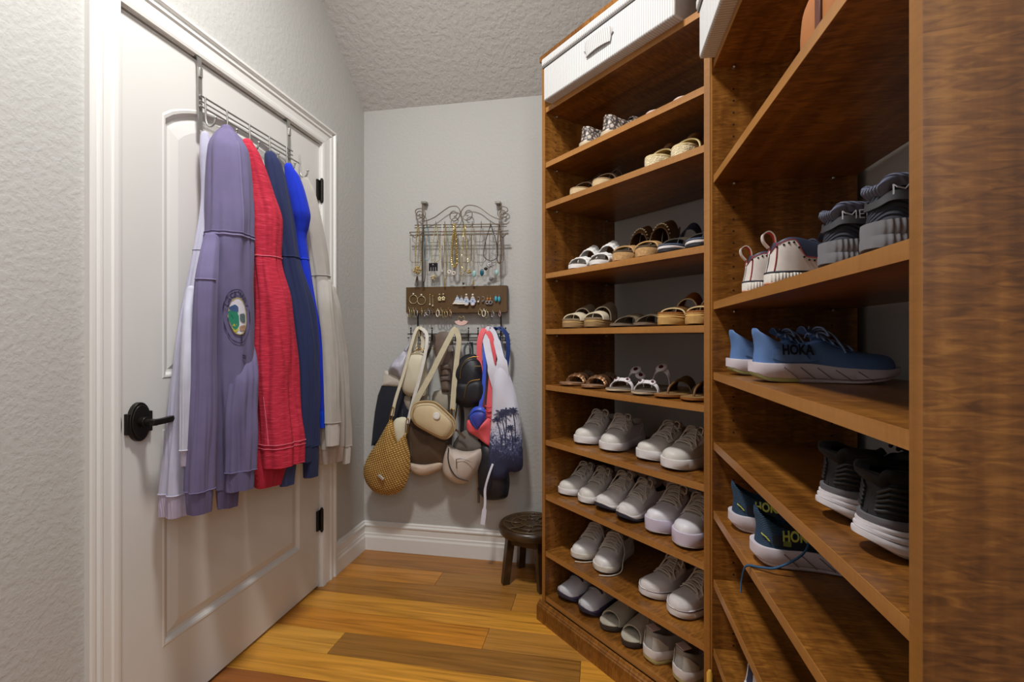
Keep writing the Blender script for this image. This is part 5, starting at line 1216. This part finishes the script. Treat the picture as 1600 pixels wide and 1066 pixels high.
CNVN, CRMC = cloth('navy_canvas', srgb(30, 32, 44)), cloth('cream_canvas', srgb(206, 200, 188))
g, o = bag('tote_bag', 'navy canvas tote with a cream top band behind the straw bag', 'bag', 612, 640, 2.335)
pillow([(597, 601), (643, 606), (650, 692), (642, 700), (588, 696), (581, 688)], 2.345, .022, wob=.01, k=4).build('body', CNVN, g, o)
pillow([(601, 579), (640, 584), (643, 608), (596, 603)], 2.342, .020, sharp=True, rings=5).build('top_band', CRMC, g, o)
MB().tube(catmull([W(626, 588, 2.325), W(634, 560, 2.33), W(644, 530, 2.335), W(652, 517, 2.335)], 5), .004, 7).build('handle', CRMC, g, o)
MB().tube([W(629, 640, 2.318), W(629, 664, 2.318)], .002, 6).build('zip_pull', M('pewter', srgb(140, 140, 146), .3, .8), g, o)
SAT = M('silver_lilac_satin', srgb(186, 184, 198), .35, bump=('noise', 30, .6), var=.2, vscale=40)
g, o = bag('scarf', 'crumpled silvery lilac satin scarf tied near the navy tote top', 'scarf', 622, 570, 2.31)
pillow([(632, 546), (636, 552), (633, 574), (628, 592), (618, 586), (606, 581), (614, 566), (624, 556)], 2.315, .028, wob=.05, k=4, rings=9, seed=4).build('folds', SAT, g, o)
MB().tube(catmull([W(634, 548, 2.318), W(640, 536, 2.33), W(642, 524, 2.325)], 4), .006, 8).build('tail', SAT, g, o)

IVR = M('ivory_leather', srgb(212, 204, 180), .55, var=.03, bump=('noise', 200, .1)); IVD = M('ivory_trim', srgb(196, 184, 152), .5); BRS = M('brass', srgb(186, 146, 74), .3, .9)
g, o = bag('sling_bag', 'ivory leather sling bag hanging behind the straw bag straps', 'bag', 648, 590, 2.30)
pillow([(637, 556), (642, 551), (660, 551), (666, 560), (668, 590), (667, 616), (660, 621), (638, 619), (629, 610), (629, 596)], 2.315, .045, k=5, pw=.4).build('body', IVR, g, o)
MB().tube(outline([(636, 558), (643, 553), (659, 553), (664, 562), (665, 612), (658, 618), (639, 616), (631, 608), (631, 594)], 2.295, 4), .0028, 6, closed=True).build('piping', IVD, g, o)
MB().tube(catmull([W(644, 552, 2.30), W(655, 545, 2.30), W(665, 549, 2.30)], 4), .0024, 6).build('zip', BRS, g, o)
ribbon([(651, 551, 2.318), (649, 535, 2.325), (655, 515, 2.322), (661, 535, 2.325), (657, 551, 2.318)], .020, .003).build('strap', IVR, g, o)
pillow([(632, 618), (668, 616), (666, 640), (650, 648), (636, 640)], 2.335, .02, k=3).build('lower_pouch', M('stone_canvas', srgb(166, 156, 140), .8), g, o)
MB().tube(outline([(649, 545), (654, 540), (658, 545), (654, 548)], 2.302, 4), .0016, 6, closed=True).build('ring', BRS, g, o)

STR = None
def straw():
    m, nt, bs = base('straw_weave'); co = coords(nt, (1, 1, 1), rot=(0, .35, 0))
    w1 = nd(nt, 'ShaderNodeTexWave', i_Scale=30.0, i_Distortion=1.6); w1.bands_direction = 'Z'; w1.inputs['Detail Scale'].default_value = 4; nt.links.new(co, w1.inputs['Vector'])
    w2 = nd(nt, 'ShaderNodeTexWave', i_Scale=26.0, i_Distortion=1.6); w2.bands_direction = 'X'; nt.links.new(co, w2.inputs['Vector'])
    mu = nd(nt, 'ShaderNodeMath', operation='MULTIPLY'); nt.links.new(w1.outputs['Fac'], mu.inputs[0]); nt.links.new(w2.outputs['Fac'], mu.inputs[1])
    nt.links.new(ramp(nt, mu.outputs[0], [(.02, srgb(140, 100, 42)), (.2, srgb(190, 148, 76)), (.6, srgb(222, 184, 112))]), bs.inputs['Base Color'])
    bs.inputs['Roughness'].default_value = .8; bumpit(nt, bs, mu.outputs[0], 1.0, .004); return m
STR = straw()
g, o = bag('straw_bag', 'golden woven straw hobo bag with ivory lining and a small white label', 'bag', 604, 715, 2.24)
pillow([(611, 655), (616, 664), (622, 690), (627, 697), (633, 678), (636, 690), (641, 715), (639, 742), (628, 766), (606, 774), (584, 768), (571, 752), (568, 733), (576, 712), (590, 690), (602, 668)], 2.26, .055, k=4, rings=9, wob=.012).build('body', STR, g, o)
pillow([(615, 658), (633, 652), (636, 665), (633, 690), (624, 698), (619, 688)], 2.268, .025, k=3).build('lining', cloth('ivory_lining', srgb(216, 210, 186)), g, o)
ribbon([(613, 650, 2.245), (618, 625, 2.25), (632, 580, 2.27), (644, 535, 2.29), (650, 517, 2.30), (655, 512, 2.305), (660, 515, 2.30)], .016, .003).build('strap', IVR, g, o)
ribbon([(660, 514, 2.30), (667, 524, 2.29), (665, 550, 2.27), (656, 590, 2.255), (646, 625, 2.25), (637, 662, 2.245)], .017, .003).build('strap', M('light_ivory_leather', srgb(220, 216, 208), .5), g, o)
for a, b in (((614, 638), (610, 656)), ((637, 656), (635, 676))):
    MB().tube(outline([(a[0] - 1.6, a[1]), (a[0] + 1.6, a[1]), (b[0] + 1.6, b[1]), (b[0] - 1.6, b[1])], 2.242, 3), .0022, 6, closed=True).build('clasp', BRS, g, o)
MB().prism([(589.5, 744), (592.5, 740.5), (600.5, 747.5), (597.5, 751)], lambda p: W(p[0], p[1], 2.201), lambda p: W(p[0], p[1], 2.209)).build('label', M('label_white', srgb(224, 220, 210), .6), g, o, label='small white label')
MB().tube([W(592.5, 743.5, 2.2005), W(597.5, 748.5, 2.2005)], .0008, 5).build('label_print', M('grey_print', srgb(110, 106, 100), .7), g, o)

TAU, TAD, OAT = M('brown_taupe_leather', srgb(84, 68, 54), .5, bump=('noise', 150, .15)), M('dark_taupe', srgb(62, 52, 44), .55), M('oat_canvas', srgb(196, 176, 156), .8)
g, o = bag('bucket_bag', 'brown leather bag with an oatmeal base behind the cream camera bag', 'bag', 670, 700, 2.27)
pillow([(636, 654), (650, 648), (700, 660), (707, 684), (700, 722), (690, 727), (642, 724), (636, 700)], 2.305, .05, k=4, wob=.01, pw=.4).build('body', TAU, g, o)
pillow([(638, 721), (665, 724), (696, 719), (694, 730), (680, 738), (664, 743), (648, 739), (639, 730)], 2.302, .042, k=4, pw=.4).build('base', OAT, g, o)
ribbon([(637, 658, 2.275), (650, 668, 2.262), (680, 684, 2.258), (704, 690, 2.27)], .020, .005, (0, 0, 1)).build('rim', TAD, g, o)
MB().tube([W(642, 690, 2.258), W(643, 712, 2.258)], .002, 6).build('zip_pull', M('pewter'), g, o)
ribbon([(640, 660, 2.285), (648, 600, 2.325), (672, 545, 2.338), (676, 522, 2.335), (682, 545, 2.338), (700, 600, 2.33), (702, 664, 2.29)], .014, .004).build('strap', TAD, g, o)

CRB, CRT = M('cream_camera_nylon', srgb(204, 184, 146), .6, var=.03), M('cream_binding', srgb(186, 160, 118), .6)
g, o = bag('camera_bag', 'cream crossbody camera bag with a round white badge and wide webbing strap', 'bag', 678, 655, 2.22)
pts = [(646, 633), (655, 628), (672, 627), (684, 631), (700, 645), (710, 656), (712, 668), (706, 680), (697, 686), (686, 684), (665, 673), (650, 664), (643, 654), (642, 644)]
pillow(pts, 2.235, .045, k=4, pw=.32).build('body', CRB, g, o)
sh = lambda k, dx=0, dy=0: [(677 + (a - 677) * k + dx, 657 + (b - 657) * k + dy) for a, b in pts]
MB().tube(outline(sh(.99), 2.222, 4), .004, 7, closed=True).build('binding', CRT, g, o); MB().tube(outline(sh(.88, -1, -1), 2.196, 4), .0018, 6, closed=True).build('zip', M('zip_tan', srgb(160, 130, 84), .6), g, o)
c = Vector(W(682, 650, 2.188)); MB().loft([[(c.x + .017 * k * math.cos(a * PI / 14), c.y - h_, c.z + .017 * k * math.sin(a * PI / 14)) for a in range(28)] for k, h_ in ((1, -.006), (1, .002), (.85, .003), (.3, .003))]).build('badge', M('badge_white', srgb(236, 234, 228), .4), g, o, label='round white badge')
MB().tube([(c.x + .011 * math.cos(a * PI / 10), c.y - .0032, c.z + .011 * math.sin(a * PI / 10)) for a in range(20)], .0006, 4, closed=True).build('badge_ring', M('badge_grey', srgb(196, 192, 184), .5), g, o)
WEB = M('ivory_webbing', srgb(206, 196, 166), .8, bump=('Z', 120, .5), var=.08)
ribbon([(647, 634, 2.232), (655, 618, 2.235), (672, 588, 2.25), (690, 552, 2.27), (704, 525, 2.29), (709, 516, 2.30), (713, 513, 2.305)], [.014] * 4 + [.032] * 23 + [.018] * 4 if False else .028, .003).build('strap', WEB, g, o)
ribbon([(711, 514, 2.30), (717, 530, 2.285), (714, 560, 2.27), (710, 600, 2.25), (707, 640, 2.238)], .026, .003).build('strap', WEB, g, o)
MB().tube(outline([(704, 641), (710, 641), (711, 660), (706, 660)], 2.228, 3), .0026, 6, closed=True).build('clasp', BRS, g, o)

MUS = M('mushroom_leather', srgb(112, 96, 86), .5)
g, o = bag('phone_bag', 'mushroom brown strap with two flap pockets behind the cream webbing', 'bag', 692, 570, 2.33)
pillow([(679, 524), (706, 522), (707, 575), (702, 598), (690, 598), (682, 560)], 2.345, .018, k=3).build('strap_panel', MUS, g, o)
for a, b in ((570, 588), (588, 612)):
    pillow([(688, a), (703, a - 1), (704, b), (690, b + 1)], 2.328, .02, sharp=True, rings=4, pw=.35).build('pocket', MUS, g, o)
    pillow([(687.5, a), (703.5, a - 1), (704, a + 7), (688, a + 9)], 2.318, .017, sharp=True, rings=4, pw=.35).build('flap', M('mushroom_dark', srgb(96, 82, 74), .5), g, o)
pillow([(678, 612), (700, 614), (703, 640), (690, 646), (676, 636)], 2.342, .02, k=3).build('pouch', M('stone_canvas'), g, o)
for a, b in ((676, 545), (702, 537), (704, 618)): MB().ball(W(a, b, 2.312), .004).build('stud', BRS, g, o)
pillow([(699, 540), (708, 539), (708, 549), (700, 550)], 2.325, .008, sharp=True, rings=3).build('buckle', M('light_grey_plastic', srgb(196, 194, 190), .4), g, o)

BKN = M('black_nylon', srgb(28, 29, 36), .5, bump=('noise', 90, .3), var=.2, vscale=20)
g, o = bag('mini_backpack', 'black nylon mini backpack with gold zips in the middle of the rail', 'backpack', 733, 595, 2.28)
pillow([(709, 592), (713, 572), (721, 559), (733, 553), (746, 556), (755, 566), (758, 590), (757, 618), (750, 634), (732, 637), (714, 632), (708, 616)], 2.30, .06, k=4, pw=.42, wob=.012).build('body', BKN, g, o)
MB().tube(catmull([W(719, 592, 2.242), W(721, 575, 2.240), W(728, 563, 2.242), (W(738, 558, 2.25)), W(748, 558, 2.255)], 5), .002, 6).build('zip', BRS, g, o)
pillow([(715, 600), (730, 598), (752, 596), (753, 624), (738, 631), (716, 628), (712, 614)], 2.252, .024, k=3, pw=.4).build('front_pocket', BKN, g, o)
MB().tube(catmull([W(725, 622, 2.226), W(729, 604, 2.227), W(735, 596, 2.232), W(750, 593, 2.238)], 5), .002, 6).build('zip', BRS, g, o)
ribbon([(726, 556, 2.295), (726, 544, 2.31), (731, 537, 2.32), (736, 544, 2.31), (737, 555, 2.295)], .010, .004).build('top_handle', BKN, g, o)
c = W(746, 572, 2.236); MB().box(c.x - .016, c.x + .016, c.y - .002, c.y + .002, c.z - .003, c.z + .002).build('badge', M('dull_gold', srgb(150, 130, 90), .4, .6), g, o)
for x in (720, 752): ribbon([(x, 630, 2.30), (x + 3, 650, 2.31), (x + 1, 680, 2.32), (x - 4, 690, 2.325)], .018, .004).build('shoulder_strap', BKN, g, o)

GBG = M('greige_leather', srgb(196, 182, 170), .55, var=.03); GIN = M('dark_grey_lining', srgb(104, 98, 92), .85)
g, o = bag('bucket_bag', 'small greige open-top bag with a dark curved zip below the backpack', 'bag', 722, 722, 2.25)
pillow([(700, 694), (708, 699), (722, 704), (738, 704), (752, 702), (754, 716), (746, 736), (732, 754), (716, 756), (700, 748), (692, 736), (693, 716)], 2.275, .06, k=4, pw=.42, wob=.008).build('body', GBG, g, o)
pillow([(708, 700), (714, 684), (728, 672), (742, 682), (753, 701), (738, 708), (722, 706)], 2.288, .03, k=3, pw=.6).build('opening', GIN, g, o)
MB().tube(catmull([W(701, 700, 2.225), W(700, 716, 2.216), W(704, 732, 2.214), W(714, 746, 2.216), W(732, 752, 2.226)], 5), .0028, 6).build('zip', M('zip_black', srgb(44, 40, 38), .5), g, o)
MB().tube(catmull([W(713, 718, 2.207), W(722, 717, 2.206), W(738, 722, 2.21)], 4), .0018, 6).build('pocket_zip', M('pewter'), g, o); MB().tube([W(713, 718, 2.207), W(713.5, 732, 2.206)], .0022, 6).build('zip_pull', M('pewter'), g, o)
MB().tube(catmull([W(701, 696, 2.25), W(705, 678, 2.27), W(712, 650, 2.30), W(716, 600, 2.335), W(714, 525, 2.34)], 5), .0035, 6).build('strap', M('strap_black', srgb(36, 32, 32), .6), g, o)
MB().band(catmull([W(712, 672, 2.232), W(718, 676, 2.228), W(727, 685, 2.226)], 4), .010, .003, (0, 0, 1)).build('tag', TAU, g, o)

COR, CORD = M('coral_nylon', srgb(238, 98, 106), .6, var=.05), M('coral_dark', srgb(206, 66, 80), .7)
g, o = bag('swim_cap_bag', 'coral pink soft bag with wide shoulder straps beside the palm print bag', 'bag', 750, 600, 2.27)
ribbon([(757, 514, 2.30), (750, 530, 2.285), (749, 560, 2.28), (752, 600, 2.28), (752, 640, 2.275), (748, 665, 2.27)], .026, .004).build('strap', COR, g, o)
ribbon([(757, 514, 2.302), (766, 524, 2.295), (771, 550, 2.29), (768, 590, 2.285), (764, 640, 2.28), (764, 668, 2.275)], .028, .004).build('strap', COR, g, o)
pillow([(729, 662), (733, 656), (748, 662), (766, 650), (770, 668), (768, 695), (762, 696), (746, 684), (731, 674)], 2.275, .035, k=4, wob=.03, seed=6).build('body', COR, g, o)
for k in range(4): MB().tube(catmull([W(758, 634 + 7 * k, 2.262), W(763, 637 + 7 * k, 2.256), W(769, 635 + 7 * k, 2.262)], 3), .004, 7).build('gather', CORD, g, o)

PWB, PWD = M('periwinkle_silicone', srgb(58, 88, 206), .4), M('periwinkle_inside', srgb(60, 66, 158), .5)
g, o = bag('cone_pouch', 'periwinkle blue cone shaped pouch on a long strap over the coral bag', 'pouch', 746, 650, 2.24)
pillow([(733, 650), (739, 638), (750, 635), (758, 640), (759, 654), (753, 664), (748, 673), (743, 671), (736, 662)], 2.245, .022, k=4).build('body', PWB, g, o)
pillow([(736, 650), (746, 644), (757, 646), (756, 656), (748, 670), (740, 662)], 2.232, .012, k=3).build('inner', PWD, g, o)
MB().tube(catmull([W(734, 649, 2.236), W(741, 642, 2.226), W(750, 641, 2.226), W(758, 644, 2.232)], 4), .004, 7).build('rim', PWB, g, o)
ribbon([(750, 638, 2.242), (755, 610, 2.255), (757, 575, 2.27), (757, 545, 2.29), (759, 518, 2.315)], .018, .003).build('strap', PWB, g, o)
g, o = bag('lanyard', 'navy and teal padded loop on the last hook behind the palm print bag', 'lanyard', 785, 540, 2.33)
NVL = M('navy_neoprene', srgb(26, 56, 124), .6, var=.1)
ribbon([(768, 518, 2.335), (776, 513, 2.322), (785, 515, 2.318), (792, 524, 2.318), (794, 540, 2.32), (793, 560, 2.325), (790, 580, 2.33)], .020, .005).build('loop', NVL, g, o)
ribbon([(772, 517, 2.345), (779, 530, 2.345), (785, 555, 2.345), (789, 580, 2.335)], .018, .004).build('loop', M('slate_neoprene', srgb(60, 84, 130), .7), g, o)
ribbon([(756, 548, 2.335), (757, 565, 2.33), (757, 580, 2.325)], .012, .004).build('teal_patch', M('teal_print', srgb(30, 120, 140), .6), g, o)

# white palm print bag: plain cloth above, printed scene below
def palmcloth():
    m, nt, bs = base('palm_print_cloth'); ge = nd(nt, 'ShaderNodeTexCoord'); sx = nd(nt, 'ShaderNodeSeparateXYZ'); nt.links.new(ge.outputs['Object'], sx.inputs[0])
    n = nd(nt, 'ShaderNodeTexNoise', i_Scale=60.0, i_Detail=5.0, i_Distortion=1.5); nt.links.new(ge.outputs['Object'], n.inputs['Vector'])
    a = nd(nt, 'ShaderNodeMath', operation='MULTIPLY_ADD'); a.inputs[1].default_value = -3.2; a.inputs[2].default_value = -.36
    nt.links.new(sx.outputs[2], a.inputs[0]); b = nd(nt, 'ShaderNodeMath', operation='ADD'); nt.links.new(a.outputs[0], b.inputs[0]); nt.links.new(n.outputs[0], b.inputs[1])
    nt.links.new(ramp(nt, b.outputs[0], [(.40, srgb(214, 214, 228)), (.52, srgb(166, 170, 198)), (.62, srgb(78, 84, 120)), (.85, srgb(46, 48, 78))]), bs.inputs['Base Color']); bs.inputs['Roughness'].default_value = .85
    return m
PC = palmcloth(); INK = M('palm_ink', srgb(50, 54, 84), .85); WCL = cloth('white_cotton', srgb(216, 216, 228))
g, o = bag('palm_print_bag', 'white halter bag printed with dark blue palm trees, at the end of the rail', 'bag', 788, 640, 2.23)
FRONT = [(770, 590), (778, 566), (786, 566), (794, 580), (803, 606), (811, 640), (815, 680), (817, 712), (816, 732), (806, 738), (796, 738), (788, 748), (776, 752), (766, 748), (763, 736), (764, 700), (768, 650)]
pillow(FRONT, 2.255, .035, k=4, rings=10, pw=.4, wob=.012, seed=9).build('body', PC, g, o)
ribbon([(778, 612, 2.262), (769, 578, 2.243), (762, 545, 2.275), (759, 525, 2.295), (762, 514, 2.30), (767, 513, 2.302)], [.046] * 6 + [.034] * 8 + [.022] * 12, .004).build('strap', WCL, g, o)
ribbon([(766, 513, 2.302), (773, 522, 2.29), (779, 545, 2.265), (785, 572, 2.24), (789, 608, 2.262)], [.022] * 8 + [.034] * 6 + [.052] * 7, .004).build('strap', WCL, g, o)
ribbon([(770, 725, 2.225), (763, 745, 2.215), (758, 765, 2.215), (758, 785, 2.215), (756, 805, 2.215), (754, 820, 2.215)], [.010] * 10 + [.012] * 8 + [.022] * 8, .002).build('tie', WCL, g, o)
def yfront(px, py):
    P = [Vector(W(a, b, 2.255)) for a, b in FRONT]; P = catmull(P, 4, True); c = sum(P, Vector()) / len(P); q = W(px, py, 2.255); d = q - c
    an = math.atan2(d.z, d.x); best = min(P, key=lambda p: abs((math.atan2(p.z - c.z, p.x - c.x) - an + PI) % (2 * PI) - PI)); s = min(.98, d.length / (best - c).length)
    wb = .012 * noise.noise(Vector((d.x * 14, d.z * 14, 9))) * (1 - s) ** .3
    return 2.255 - .035 * (1 - s * s) ** .4 + min(0, wb) - .0035
def on_bag(px, py): return W(px, py, yfront(px, py))
def frond(m, x, y, ang, ln, w=2.2, n=8):
    for i in range(n):
        t0 = i / n; bx, by = x + ln * t0 * math.cos(ang), y + ln * t0 * math.sin(ang) + 5 * t0 * t0 * (ln / 12)
        for sg in (-1, 1):
            a = ang + sg * 1.0; l = w * 2.0 * (1 - .6 * t0)
            p = [(bx, by), (bx + 1.3 * math.cos(ang), by + 1.3 * math.sin(ang)), (bx + l * math.cos(a) + 1, by + l * math.sin(a) + .8)]
            m.add([on_bag(*q) for q in p], [(0, 1, 2)])
def palm(x, y, bx, by, sz, n=8):
    m = MB(); pts = [(lerp(bx, x, t) + 1.5 * math.sin(PI * t), lerp(by, y, t)) for t in [i / 6 for i in range(7)]]
    for (a, b), (c2, d2) in zip(pts, pts[1:]): m.add([on_bag(a - .9, b), on_bag(a + .9, b), on_bag(c2 + .7, d2), on_bag(c2 - .7, d2)], [(0, 1, 2, 3)])
    for k in range(n): frond(m, x, y, -PI / 2 + (k - (n - 1) / 2) * .62, sz * (1 if k % 2 else .85), 1.7 * sz / 11)
    m.build('printed_palm', INK, g, o, smooth=False)
palm(783, 648, 790, 700, 15, 9); palm(776, 656, 784, 698, 9, 7); palm(801, 642, 805, 690, 10, 9); palm(797, 668, 801, 704, 7, 9); palm(790, 644, 789, 690, 11, 7)

g, o = bag('drawstring_bag', 'plain black bag hanging lowest, below the palm print bag', 'bag', 772, 755, 2.28)
pillow([(749, 700), (766, 692), (790, 730), (796, 745), (795, 768), (789, 779), (764, 782), (752, 775), (747, 758)], 2.295, .045, k=4, pw=.4, wob=.01).build('body', BKN, g, o)
ribbon([(756, 702, 2.31), (748, 660, 2.328), (740, 600, 2.345), (736, 535, 2.345)], .02, .004).build('strap', BKN, g, o)
for x in (749, 747): MB().tube([W(x, 762, 2.262), W(x, 786, 2.262)], .002, 6).build('cord', BLK(), g, o)
